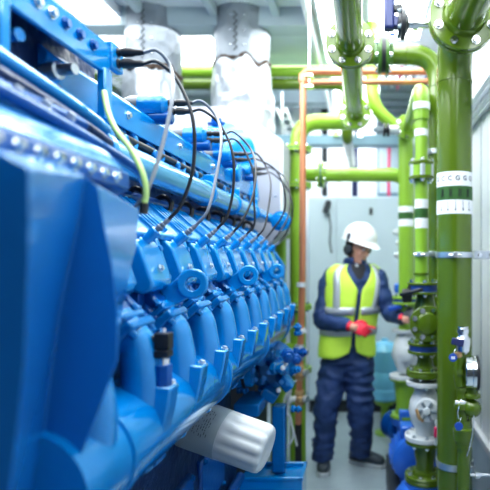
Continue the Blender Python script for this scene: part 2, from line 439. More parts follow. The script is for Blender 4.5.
# --- overhead pipe along the corridor, elbow and riser at far left
g2 = pipe('green_pipe', 'overhead green pipe coming along the ceiling with two bolted flanges', [(-.065, -1.2, 2.53), (-.0693, 3.53, 2.53)], .057, GREEN, .16, 28)
M().tube(fillet([(-.0693, 3.53, 2.53), (-.07, 3.74, 2.53), (-.483, 3.74, 2.53), (-.483, 3.74, .0)], .16, 9), .057, 28).build('riser_run', GREENL, g2)
flange(g2, (-.0675, 2.38, 2.53), (0,1,0), .112, .02, 8, .011, GREEN, gap=.01, hub=.062)
flange(g2, (-.0693, 3.52, 2.53), (0,1,0), .108, .02, 8, .011, GREENL, gap=.008, each=False)
for z in (2.33, 2.07, 1.2, .75): flange(g2, (-.483, 3.74, z), (0,0,1), .1, .016, 6, .009, GREENL, gap=.006, each=False)
# second paler riser
g = pipe('green_pipe', 'short pale green riser behind the far end of the engine', [(-.67, 4.1, .0), (-.67, 4.1, 2.06), (-.67, 4.6, 2.06)], .05, GREENL, .1, 20)
for z in (1.72, 1.1): flange(g, (-.67, 4.1, z), (0,0,1), .085, .014, 6, .009, GREENL, gap=.006, each=False)
# --- cross pipes under the ceiling
g = pipe('green_pipe', 'upper one of two horizontal green pipes crossing behind the ducts', [(-3.1, 4.35, 3.11), (-.1, 4.35, 3.11), (-.1, 5.6, 3.11)], .047, GREENL, .1)
g = pipe('green_pipe', 'lower one of two horizontal green pipes crossing behind the ducts', [(-3.1, 4.35, 3.005), (-.15, 4.35, 3.005), (-.15, 4.35, 2.56), (-.15, 5.6, 2.56)], .047, GREEN, .1)
# --- back cross pipe
g = pipe('green_pipe', 'green cross pipe behind the helmet bending down at the right', [(-.483, 4.0, 2.19), (.33, 4.0, 2.19), (.33, 4.0, .3)], .053, GREENL, .14)
flange(g, (-.335, 4.0, 2.19), (1,0,0), .1, .018, 6, .01, GREENL, gap=.01, each=False)
M().cyl((-.21, 4.0, 2.19), (-.19, 4.0, 2.19), .058, n=20).build('collar', GREENL, g)
# --- elbow pipe from the left to the riser behind the thickest pipe
g3 = pipe('green_pipe', 'green elbow pipe dropping just behind the thickest pipe', [(-.02, 2.96, 2.71), (.415, 2.96, 2.71), (.415, 2.96, .5)], .057, GREEN, .17, 28)
flange(g3, (.105, 2.96, 2.71), (1,0,0), .108, .02, 8, .0105, GREEND, gap=.024, hub=.062, gm=BLACK)
weld(g3, (.235, 2.96, 2.71), (1,0,0), .057)
weld(g3, (.415, 2.96, 2.52), (0,0,1), .057)
M().lathe((.15, 2.96, 2.78), (0,-.3,1), [(0,.012),(.03,.012),(.03,.022),(.045,.022),(.045,.004)], 16).build('drain_plug', TAGB, g3)
clamp(g3, .415, 2.96, 2.15, .057, .026, -2.6)
clamp(g3, .415, 2.96, 1.575, .057, .024, -2.2)
# --- slim riser with dome elbow, running back to flange and down as paler pipe
X3, Y3, R3 = .298, 2.75, .034
g4 = pipe('green_pipe', 'slim green riser with two pairs of label bands and an elbow on top', [(X3, Y3, 1.40), (X3, Y3, 2.45), (.29, 3.6, 2.45)], R3, GREENL, .07, 24)
M().tube(fillet([(X3, Y3, 2.28), (X3, Y3, 2.45), (X3, 3.0, 2.45)], .09, 9), R3+.008, 20).build('elbow', GREENL, g4)
for z in (2.35, 2.21):
    band(g4, X3, Y3, z-.018, z+.018, R3+.012 if z > 2.28 else R3+.003, WHITEB)
YF3 = Y3 - R3
for a, b, m in ((199, 208, WHITEB), (208, 218, GREENB), (218, 228, WHITEB)):
    band(g4, X3, Y3, zb(b, YF3), zb(a, YF3), R3+.0015, m)
f = flange(g4, (X3, Y3, 2.01), (0,0,1), .068, .018, 6, .010, GREEN, gap=.058, gm=GREENL)
ss = M()
for k in range(6):
    a = math.pi/6 + k*math.pi/3; ss.cyl((X3+.052*math.cos(a), Y3+.052*math.sin(a), 1.98), (X3+.052*math.cos(a), Y3+.052*math.sin(a), 2.04), .017, n=14)
ss.build('spacer_sleeve', ZINC, f)
clamp(g4, X3, Y3, 1.57, R3, .024, -1.9)
M().boxb(X3+.03, .40, 2.85, 2.87, 1.56, 1.58).build('clamp_bar', ZINC, g4)
for z in (1.46, 1.40): M().lathe((X3, Y3, z), (0,0,1), [(0, R3), (.0, R3+.006), (.012, R3+.006), (.012, R3)], 24).build('collar', GREEN, g4)
g5 = pipe('green_pipe', 'pale green vertical pipe between the worker and the slim riser', [(.288, 3.66, 2.45), (.288, 3.66, 1.0)], .052, GREENL, .08, 24)
flange(g5, (.288, 3.58, 2.45), (0,1,0), .085, .018, 6, .011, GREENL, gap=.006, each=False)
YF5 = 3.66-.052
for a, b, m in ((206, 212, WHITEB), (212, 219, GREENB), (219, 226, WHITEB)):
    band(g5, .288, 3.66, zb(b, YF5), zb(a, YF5), .054, m)
M().tube(fillet([(.05, 3.66, 3.2), (.05, 3.66, 2.62), (.24, 3.66, 2.45)], .12), .045, 20).build('branch', GREENL, g5)

# --- valve stack under the slim riser
def ring_handle(parent, c, axis, R, r, m, name='handwheel'):
    d, a, b = frame(axis); c = Vector(c)
    pts = [c + a*R*math.cos(2*math.pi*k/24) + b*R*math.sin(2*math.pi*k/24) for k in range(25)]
    q = M(); q.tube(pts, r, 10, cap=False)
    for k in range(3):
        t = math.pi*k/3; q.cyl(c + a*R*math.cos(t) + b*R*math.sin(t), c - a*R*math.cos(t) - b*R*math.sin(t), r*.8, n=8)
    q.cyl(c - d*.012, c + d*.012, r*2.2, n=12)
    return q.build(name, m, parent)

def stack():
    X, Y = .318, 2.75
    z = lambda py: CH - (py - VY)*Y/F
    t = thing('valve_stack', 'green and white valve stack between the thickest pipe and the worker', 'valve', (X, Y, z(520)))
    # top butterfly valve with lever
    f = flange(t, (X-.01, Y, z(288)), (0,0,1), .085, .014, 6, .009, GREEN, gap=.035, gm=GASK)
    b = M().cyl((X-.09, Y-.02, z(289)), (X, Y, z(289)), .022, n=14).build('valve_neck', BLACK, t)
    l = M(); l.bar((X-.10, Y-.05, z(290)), (X-.10, Y-.03, z(300)), .05, .06); l.bar((X-.135, Y-.06, z(294)), (X-.03, Y-.13, z(288)), .03, .018)
    l.build('lever', BLACK, t, bev=.006)
    # tee with camera facing blind flange
    M().lathe((X, Y, z(343)), (0,0,1), [(0,.046),(.05,.05),(.10,.066),(.16,.066),(.22,.05),(.27,.042)], 28).build('tee_body', GREEN, t)
    M().cyl((X, Y-.1, z(321)), (X, Y, z(321)), .058, n=28).build('tee_branch', GREEN, t)
    ff = M().lathe((X, Y-.1, z(321)), (0,-1,0), [(0,.088),(0,.092),(.02,.092),(.02,.088),(.02,.058),(.03,.052),(.036,.02)], 36).build('blind_flange', GREEN, t, bev=.002, seg=1)
    bolts_on(ff, (X, Y-.12, z(321)), (0,-1,0), .072, 8, .0095, .014, CHROME, math.pi/8)
    # navy gasket pair
    flange(t, (X, Y, z(347)), (0,0,1), .092, .016, 8, .0085, GREEN, gap=.028, gm=GASK, hub=.05)
    M().lathe((X, Y, z(368)), (0,0,1), [(0,.06),(.015,.045),(.05,.04),(.085,.045)], 28).build('neck', GREEN, t)
    flange(t, (X, Y, z(372)), (0,0,1), .1, .018, 8, .0085, GREEN, gap=.0, hub=.05)
    f2 = M().lathe((X, Y, z(384)), (0,0,1), [(0,.09),(0,.1),(.02,.1),(.02,.09)], 36).build('flange', CASTW, t, bev=.002)
    bolts_on(f2, (X, Y, z(384)), (0,0,-1), .083, 8, .008, .012)
    # white cast valve body with star cover
    vb = M().lathe((X, Y, z(434)), (0,0,1), [(0,.05),(.03,.052),(.07,.075),(.13,.088),(.18,.08),(.23,.055),(.27,.05)], 32).build('valve_body', CASTW, t)
    c = V(X+.005, Y-.075, z(405))
    M().lathe(c, (-.25,-1,0), [(0,.06),(.02,.062),(.034,.056),(.036,.02),(.05,.018),(.052,.004)], 32).build('cover', CASTW, vb)
    st = M(); d, a, b = frame((-.25,-1,0))
    for k in range(6):
        tt = math.pi/3*k; st.bar(c + d*.03, c + d*.04 + a*.05*math.cos(tt) + b*.05*math.sin(tt), .014, .014, up=d)
    st.build('star_rib', MIDG, vb, bev=.003)
    M().tube([c + V(-.03,-.03,-.05), c + V(-.05,-.05,-.03), c + V(-.062,-.035,0.01)], .009, 8, 5).build('wear_mark', BRASS, vb)
    M().tube([c + V(.04,-.02,-.03), c + V(.045,-.05,-.09), c + V(.04,-.04,-.17)], .012, 10, 5).build('drain_pipe', CASTW, vb)
    M().box(c + V(.035,-.055,-.10), (.02,.02,.05)).build('drain_tap', PINK, vb, bev=.004)
    f3 = M().lathe((X, Y, z(438)), (0,0,1), [(0,.1),(0,.108),(.022,.108),(.022,.1)], 36).build('flange', CASTW, t, bev=.002)
    bolts_on(f3, (X, Y, z(434)), (0,0,1), .09, 8, .009, .014)
    f4 = M().lathe((X, Y, z(442)), (0,0,1), [(0,.1),(0,.105),(.018,.105),(.018,.1)], 36).build('flange', GREEN, t, bev=.002)
    bolts_on(f4, (X, Y, z(442)), (0,0,-1), .088, 8, .009, .014)
    M().lathe((X, Y, z(474)), (0,0,1), [(0,.06),(.02,.05),(.06,.048),(.1,.056),(.13,.06),(.17,.06)], 28).build('reducer', GREEN, t)
    flange(t, (X, Y, z(476)), (0,0,1), .108, .018, 8, .009, GREEN, gap=.0, hub=.062)
    M().lathe((X, Y, z(486)), (0,0,1), [(0,.08),(0,.11),(.03,.11),(.03,.1)], 32).build('pump_flange', MOTOR, t)
stack()

def pump_set():
    t = thing('circulation_pump', 'blue pump with round motor on a dark plinth beside the worker', 'pump', (.30, 3.2, 0))
    M().boxb(.145, .56, 2.55, 3.6, 0, .2).build('plinth', DARKG, t, bev=.01)
    M().lathe((.292, 3.02, .36), (0,1,0), [(0,.02),(.004,.1),(.02,.13),(.05,.137),(.22,.137),(.26,.12),(.30,.06)], 36).build('motor', MOTOR, t)
    fins = M()
    for k in range(28):
        a = 2*math.pi*k/28; fins.box((.292+.139*math.cos(a), 3.17, .36+.139*math.sin(a)), (.012, .17, .005), Matrix.Rotation(-a, 3, 'Y'))
    fins.build('cooling_fin', MOTOR, t)
    M().boxb(.21, .29, 3.08, 3.2, .47, .55).build('terminal_box', MOTOR, t, bev=.012)
    M().lathe((.30, 2.75, .22), (0,0,1), [(0,.09),(.03,.13),(.09,.14),(.13,.11),(.15,.07)], 28).build('volute', MOTOR, t)
    M().boxb(.21, .37, 3.05, 3.3, .2, .24).build('motor_foot', MOTOR, t, bev=.006)
    t = thing('circulation_pump', 'smaller blue pump end behind the round blue motor', 'pump', (.22, 3.75, 0))
    M().lathe((.262, 3.62, .36), (-.5,1,0), [(0,.03),(.01,.08),(.03,.1),(.14,.1),(.18,.05)], 28).build('motor', BLUED, t)
    M().boxb(.21, .37, 3.62, 3.9, 0, .27).build('base', DARKG, t, bev=.008)
    M().boxb(.23, .31, 3.5, 3.6, .42, .52).build('terminal_box', MOTOR, t, bev=.01)
    for k in range(3): M().bolt((.18+.035*k, 3.6, .47-.04*k), (-.3,-1,0), .012, .02).build('bolt', CHROME, t)
pump_set()

def stack2():
    X, Y = .278, 3.6
    z = lambda py: CH - (py - VY)*Y/F
    t = thing('valve_stack', 'pale white and green valve stack behind the nearer one', 'valve', (X, Y, .2))
    flange(t, (X, Y, z(300)), (0,0,1), .09, .016, 6, .01, GREENL, gap=.02, each=False)
    M().cyl((X, Y, z(300)), (X, Y, z(330)), .045, n=20).build('neck', GREENL, t)
    f = M().lathe((X, Y, z(332)), (0,0,1), [(0,.09),(.02,.095),(.02,.05)], 28).build('flange', CASTW, t)
    M().lathe((X, Y, z(372)), (0,0,1), [(0,.05),(.03,.06),(.12,.095),(.2,.08),(.28,.05)], 28).build('valve_body', CASTW, t)
    M().lathe((X-.0, Y-.09, z(352)), (-.6,-1,0), [(0,.05),(.02,.05),(.03,.02)], 20).build('cover', CASTW, t)
    M().lathe((X, Y, z(378)), (0,0,1), [(0,.105),(0,.11),(.025,.11),(.025,.1)], 28).build('flange', CASTW, t)
    M().lathe((X, Y, z(416)), (0,0,1), [(0,.105),(.02,.105),(.021,.07),(.08,.062),(.2,.075),(.25,.08),(.255,.11),(.27,.11)], 28).build('strainer_body', GREENL, t)
    M().lathe((X, Y, z(424)), (0,0,1), [(0,.09),(.03,.1),(.055,.1)], 28).build('pump_flange', MOTOR, t)
    M().cyl((X, Y, .25), (X, Y, z(424)), .06, n=20).build('pump_neck', MOTOR, t)
    m = M()
    m.bar((X-.12, Y-.07, z(308)), (X-.03, Y-.05, z(306)), .03, .03); m.build('lever', TAGB, t, bev=.006)
    for px, py in ((400, 232), (403, 243), (401, 255)):   # pale fittings left of the pale pipe
        p = at(px, py, 3.75)
        M().lathe(p, (-1,0,0), [(0,.03),(.02,.03),(.03,.018),(.05,.018)], 12).build('small_fitting', CASTW, t)
    M().tube([at(404, 225, 3.75), at(402, 262, 3.75), at(403, 300, 3.75)], .008, 8).build('fitting_tube', CASTW, t)
    p = at(399, 288, 3.8)
    M().box(p, (.07,.05,.07)).build('actuator', MOTOR, t, bev=.012)
stack2()

def tank():
    X, Y = .175, 4.6
    t = thing('plastic_tank', 'translucent blue plastic tank standing behind the worker', 'tank', (X, Y, 0))
    M().lathe((X, Y, .30), (0,0,1), [(0,.1),(.02,.135),(.1,.138),(.11,.132),(.13,.138),(.25,.138),(.26,.132),(.28,.138),(.44,.135),(.5,.09),(.52,.03),(.54,.03)], 32).build('drum', TANK, t)
    M().cyl((X, Y, 0), (X, Y, .3), .035, n=16).build('stand_pipe', GREENL, t)
    M().lathe((X, Y, .26), (0,0,1), [(0,.08),(.03,.1),(.04,.1)], 24).build('stand_flange', GREENL, t)
    M().lathe((X, Y, 0), (0,0,1), [(0,.09),(.015,.09),(.02,.04)], 24).build('stand_foot', GREENL, t)
    M().boxb(X+.0, X+.4, Y+.2, Y+.5, 0, .32).build('backing_box', DARKG, t, bev=.01)
tank()

# --- gauge riser in front of the thickest pipe
def gauge_riser():
    X, Y = .441, 2.3
    z = lambda py: CH - (py - VY)*Y/F
    t = thing('instrument_riser', 'small green riser with brass coupling and elbow in front of the thickest pipe', 'pipe', (X, Y, 0))
    M().cyl((X-.005, Y, 0), (X-.005, Y, z(446)), .029, n=24).build('pipe_run', GREEN, t)
    M().lathe((X-.005, Y, z(447)), (0,0,1), [(0,.031),(.0,.036),(.03,.036),(.03,.042),(.05,.046),(.085,.046),(.09,.034),(.12,.03)], 24).build('coupling', GREEN, t)
    M().lathe((X-.012, Y, z(432)), (0,0,1), [(0,.034),(.03,.034),(.035,.026),(.1,.026),(.105,.036),(.13,.036),(.135,.024),(.2,.024)], 20).build('union', GREEN, t)
    # elbow bulb to the right
    e = M().ball((X+.03, Y-.02, z(407)), .04, (1,.95,1)).build('strainer_bulb', GREEN, t)
    M().cyl((X-.005, Y, z(404)), (X+.03, Y-.02, z(404)), .027, n=16).build('strainer_arm', GREEN, t)
    M().lathe((X+.03, Y-.02, z(396)), (0,0,1), [(0,.036),(.012,.036),(.02,.026),(.045,.026),(.045,.012),(.06,.012)], 20).build('strainer_cap', GREEN, t)
    M().tube([(X-.02, Y, z(386)), (X-.028, Y, z(372)), (X-.02, Y, z(356))], .022, 16, 5).build('gooseneck', GREEN, t)
    M().lathe((X-.024, Y, z(374)), (0,0,1), [(0,.028),(.022,.028)], 6).build('hex_nut', GREEN, t)
    M().lathe((X-.01, Y, z(390)), (0,0,1), [(0,.03),(.014,.03)], 6).build('hex_nut', GREEN, t)
    M().lathe((X-.045, Y-.01, z(402)), (1,0,0), [(0,.012),(.02,.012),(.022,.02),(.045,.02)], 12).build('side_tap', CHROME, t)
    M().tube([(X-.03,Y-.03,z(404)), (X-.038,Y-.04,z(410)), (X-.034,Y-.04,z(416))], .0025, 6, 5).build('tap_key', CHROME, t)
    M().tube([(X+.03,Y-.05,z(412)), (X+.025,Y-.055,z(425)), (X+.015,Y-.05,z(440)), (X-.0,Y-.05,z(452))], .003, 6, 5).build('seal_wire', CHROME, t)
    v = thing('ball_valve', 'chrome ball valve with navy lever on top of the instrument riser', 'valve', (X-.005, Y, z(352)))
    M().lathe((X-.008, Y, z(354)), (0,0,1), [(0,.016),(.012,.028),(.03,.03),(.045,.033),(.07,.033),(.075,.026),(.085,.022),(.1,.026),(.11,.026),(.112,.02),(.118,.024),(.122,.024)], 24).build('body', CHROME, v)
    M().bar((X-.012, Y-.04, z(342)), (X-.066, Y-.05, z(339)), .014, .03).build('lever', LEVERB, v, bev=.005)
    M().cyl((X-.01, Y-.045, z(342)), (X-.01, Y-.02, z(342)), .012, n=12).build('stem_nut', CHROME, v)
    M().lathe((X-.03, Y-.005, z(357)), (0,0,1), [(0,.018),(.02,.02)], 16).build('brass_collar', BRASS, v)
    def tagdisc(p, label, txt):
        tg = thing('identification_tag', label, 'tag', p)
        dd = M().lathe(p + V(0,.003,0), (0,-1,0), [(0,.0165),(.001,.018),(.005,.018),(.006,.0165)], 28).build('disc', TAGB, tg)
        pts = [p + V(0,0,.014), p + V(.006,.0,.026), p + V(.012,.004,.036)]
        M().tube(pts, .0015, 6, 4).build('wire_loop', CHROME, tg)
        q = M()
        if txt:
            q.boxb(p.x-.008, p.x-.001, p.y-.0045, p.y-.0035, p.z-.006, p.z+.006); q.boxb(p.x+.001, p.x+.008, p.y-.0045, p.y-.0035, p.z-.006, p.z+.006)
            q.build('white_mark', WHITEB, tg)
        else: q.b.free()
    tagdisc(V(X-.062, Y-.06, z(355)), 'round blue tag with white mark hanging below the navy lever', True)
    tagdisc(V(X-.037, Y-.06, z(422)), 'plain round blue tag hanging by wire below the pressure gauge', False)
    # gauge: edge-on, face towards the right wall
    gx, gz = X+.004, z(372)
    ax = V(1, -.12, 0).normalized()
    g = thing('pressure_gauge', 'round chrome pressure gauge seen edge on before the white wall', 'gauge', (gx, Y, gz))
    c = V(gx-.008, Y-.01, gz)
    M().lathe(c, ax, [(0,.05),(.004,.066),(.008,.070),(.034,.070),(.036,.074),(.05,.075),(.054,.072)], 40).build('case', CHROME, g)
    M().lathe(c + ax*.05, ax, [(0,.076),(.012,.076),(.014,.069),(.010,.068)], 40).build('bezel', BLACK, g)
    M().lathe(c + ax*.058, ax, [(0,.068),(.001,.067)], 40).build('dial', FACEP, g)
    M().cyl((gx+.01, Y, gz-.07), (gx+.012, Y-.01, gz-.11), .012, n=12).build('stem', BRASS, g)
gauge_riser()

# --- black actuator valve by the big flange
def actuator():
    t = thing('shutoff_valve', 'black valve with silver spindle left of the big overhead flange', 'valve', (.15, 2.42, 2.65))
    p = at(402, 24, 2.42)
    M().lathe(p, (1,0,0), [(-.02,.03),(-.018,.05),(-.008,.054),(-.004,.07),(.014,.07),(.016,.05),(.03,.03)], 28).build('disc', BLACK, t)
    M().lathe(p + V(.03,0,0), (1,0,0), [(0,.02),(.02,.022),(.02,.03),(.045,.03),(.045,.02),(.11,.02)], 18).build('spindle', CHROME, t)
    M().bar(p + V(-.015,0,.0), p + V(-.05,0,.01), .05, .05).build('bracket', LEVERB, t, bev=.006)
    M().boxb(p.x-.085, p.x-.035, p.y-.03, p.y+.03, p.z-.03, p.z+.15).build('actuator_body', LEVERB, t, bev=.012)
    M().bar(p + V(-.04,-.02,.06), p + V(.0,-.02,.065), .03, .03).build('lever', BLACK, t, bev=.004)
    for k in range(4):
        a = k*math.pi/2+.6; M().bolt(p + V(-.008,.056*math.cos(a),.056*math.sin(a)), (-1,0,0), .009, .014).build('bolt', MIDG, t)
actuator()

# --- copper pipes with brass valves
def copper():
    X, Y = -.398, 3.3
    z = lambda py: CH - (py - VY)*Y/F
    r = .021
    t = thing('copper_pipe', 'vertical copper pipe with an elbow at the top and brass valves below', 'pipe', (X, Y, z(425)))
    top = (X+.006, Y, z(71.5))
    M().tube(fillet([(X-.025, Y, z(424)), (X, Y, z(280)), top, (.44, Y, z(71.5))], .04, 6), r, 18).build('pipe_run', COPPER, t)
    M().lathe((X+.005, Y, z(82)), (0,0,1), [(0,r),(0,r+.007),(.05,r+.007),(.05,r)], 18).build('elbow_socket', COPPER, t)
    M().lathe((X+.03, Y, z(71.5)), (1,0,0), [(0,r),(0,r+.006),(.03,r+.006),(.03,r)], 18).build('elbow_socket', COPPER, t)
    for py in (287, 333): M().lathe((X-.005 if py < 300 else X-.01, Y, z(py)), (0,0,1), [(0,r),(0,r+.01),(.03,r+.01),(.03,r)], 18).build('clip', WHITEP, t)
    for py in (352, 372, 398):
        c = V(X-.018, Y, z(py))
        b = M().lathe(c - V(0,0,.05), (0,0,1), [(0,.028),(.02,.032),(.022,.024),(.03,.036),(.06,.036),(.07,.024),(.078,.032),(.1,.028)], 12).build('valve_body', BRASS if py != 352 else ZINC, t)
        M().lathe(c, (-1,-.6,0), [(0,.02),(.06,.018),(.062,.03),(.08,.03),(.084,.01)], 14).build('valve_knob', CASTW, b)
        M().lathe(c, (1,-.5,0), [(0,.018),(.04,.016),(.04,.024),(.06,.024)], 10).build('valve_outlet', ZINC, b)
    M().cyl((X-.025, Y, 0), (X-.025, Y, z(424)), .022, n=14).build('support_post', BLACK, t)
    M().lathe((X-.025, Y, 0), (0,0,1), [(0,.06),(.01,.06)], 16).build('foot_plate', BLACK, t)
    t = thing('copper_pipe', 'lower horizontal copper pipe running right under the upper one', 'pipe', (X+.05, Y, z(82)))
    M().tube(fillet([(X+.03, Y+.02, z(86)), (X+.05, Y+.01, z(82)), (.44, Y, z(81.5))], .03, 5), r*.9, 18).build('pipe_run', COPPER, t)
    h = thing('pipe_hanger', 'thin silver hanger holding the copper pipes from the ceiling', 'hanger', (X+.045, Y, 3.3))
    M().cyl((X+.045, Y, z(88)), (X+.045, Y, 3.3), .006, n=8).boxb(X+.02, X+.07, Y-.03, Y+.03, z(77), z(75.5)).boxb(X+.02, X+.07, Y-.03, Y+.03, z(88), z(86.5)).build('rod', CHROME, h)
    c = M().tube([at(291, 390, 3.15), at(286, 412, 3.15), at(281, 435, 3.15), at(286, 447, 3.15), at(293, 436, 3.15), at(290, 415, 3.15)], .007, 8, 6).build('white_hose', CASTW)
    tag(c, 'thin white hose looping beside the copper pipe foot', 'hose')
    c = M().tube([at(296, 380, 3.2), at(284, 402, 3.15), at(292, 425, 3.15), at(297, 446, 3.15)], .006, 8, 6).build('white_hose', CASTW)
    tag(c, 'thin white hose hanging nearest the black support post', 'hose')
copper()

def extras():
    t = thing('cable_ladder', 'sloping pale cable ladder beside the heat shield near the back wall', 'cable ladder', at(290, 130, 5.0))
    for dx in (0, 9): M().bar(at(277+dx, 108, 5.0), at(296+dx, 158, 5.0), .02, .02, up=(0,1,0)).build('side_rail', ZINC, t)
    for k in range(7): M().bar(at(279+2.7*k, 112+7*k, 5.0), at(287.5+2.7*k, 112+7*k, 5.0), .012, .012, up=(0,1,0)).build('rung', ZINC, t)
    t = thing('shutoff_valve', 'small black and white valve beside the far green flange', 'valve', at(390, 131, 3.5))
    p = at(386, 130, 3.5)
    M().lathe(p, (1,0,0), [(-.02,.02),(-.018,.045),(-.006,.045),(-.005,.02),(.006,.02),(.007,.045),(.02,.045),(.021,.028),(.09,.028)], 20).build('body', BLACK, t)
    M().cyl(p + V(.022,0,0), p + V(.085,0,0), .03, n=20).build('spindle', CASTW, t)
    M().bar(p + V(-.02,-.03,0), p + V(-.08,-.05,-.01), .03, .03).build('lever', MIDG, t, bev=.005)
    for i, (px, m, c) in enumerate(((336, YGREEN, 'yellow green'), (344, BRASS, 'brass coloured'), (352, WHITEB, 'white'), (360, CHROME, 'silver'))):
        tag(M().box(at(px, 134+(i%2), 4.92), (.05, .02, .05)).build('marker_plate', m, bev=.004), 'small %s plate on the edge of the blue grey tray' % c, 'plate', 'plates on the tray edge')
extras()
# ================================================================== GAS ENGINE
def xz(x, z, y): return V(x, y, z)
def lath(m, o, axis, prof, n=24):      # lathe without end caps (for rings)
    d, a, b = frame(axis); o = Vector(o)
    return m.grid([m.ring(o + d*h, a, b, r, r, n) for h, r in prof], cap=False)

ENG = thing('gas_engine', 'long bright blue gas engine with a row of cylinder heads along the left side', 'engine', (-.9, 1.8, 0))
PITCH, YA = .21, 1.30

def engine_body():
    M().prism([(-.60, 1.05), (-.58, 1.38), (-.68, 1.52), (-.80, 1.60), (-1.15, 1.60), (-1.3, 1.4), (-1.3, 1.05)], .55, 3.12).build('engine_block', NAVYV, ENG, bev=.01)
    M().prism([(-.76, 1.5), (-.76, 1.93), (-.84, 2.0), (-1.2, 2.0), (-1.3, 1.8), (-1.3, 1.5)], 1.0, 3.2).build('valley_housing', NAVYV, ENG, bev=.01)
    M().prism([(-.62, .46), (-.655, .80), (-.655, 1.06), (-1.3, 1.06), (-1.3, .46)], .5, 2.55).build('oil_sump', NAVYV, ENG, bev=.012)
    for i in range(4):
        y = .75 + .42*i
        c = M().boxb(-.66, -.63, y, y+.33, .52, .76).build('inspection_cover', BLUED, ENG, bev=.01)
        for yy, zz in ((.03,.55),(.30,.55),(.03,.75),(.30,.75)): M().bolt((-.63, y+yy, zz), (1,0,0), .009, .012).build('cover_bolt', BLUE2, c)
    M().cyl((-.60, .5, .50), (-.60, 2.5, .50), .022, n=14).build('drain_tube', BLUED, ENG)
    M().cyl((-.62, .5, 1.04), (-.62, 2.45, 1.04), .016, n=14).build('drain_tube', NAVYV, ENG)
    for y in (1.1, 1.5, 2.2): M().boxb(-.66, -.59, y, y+.05, 1.0, 1.08).build('tube_bracket', BLUED, ENG, bev=.004)
    # skid
    s = M(); s.boxb(-1.4, -.45, .2, 2.56, .0, .30).boxb(-1.4, -.62, .4, 2.56, .30, .46)
    e = M(); e.boxb(-.62, -.31, 2.56, 2.75, 0, .452).boxb(-.62, -.31, 2.555, 2.57, .452, .472).boxb(-.325, -.305, 2.555, 2.76, .452, .472).boxb(-.62, -.31, 2.74, 2.76, .452, .472).boxb(-.62, -.30, 2.54, 2.76, 0, .03)
    e.build('frame_end', BLUE, ENG, bev=.004)
    s.build('base_frame', BLUE, ENG, bev=.004)
    M().boxb(-.47, -.405, 2.62, 2.70, .466, .80).build('support_post', BLUE2, ENG, bev=.008)
    # end plate
    M().prism([(-.50, 1.2), (-.48, 1.5), (-.56, 1.62), (-.66, 1.72), (-1.2, 1.9), (-1.3, 1.1), (-.55, 1.0)], 3.12, 3.17).build('end_plate', BLUE2, ENG, bev=.006)

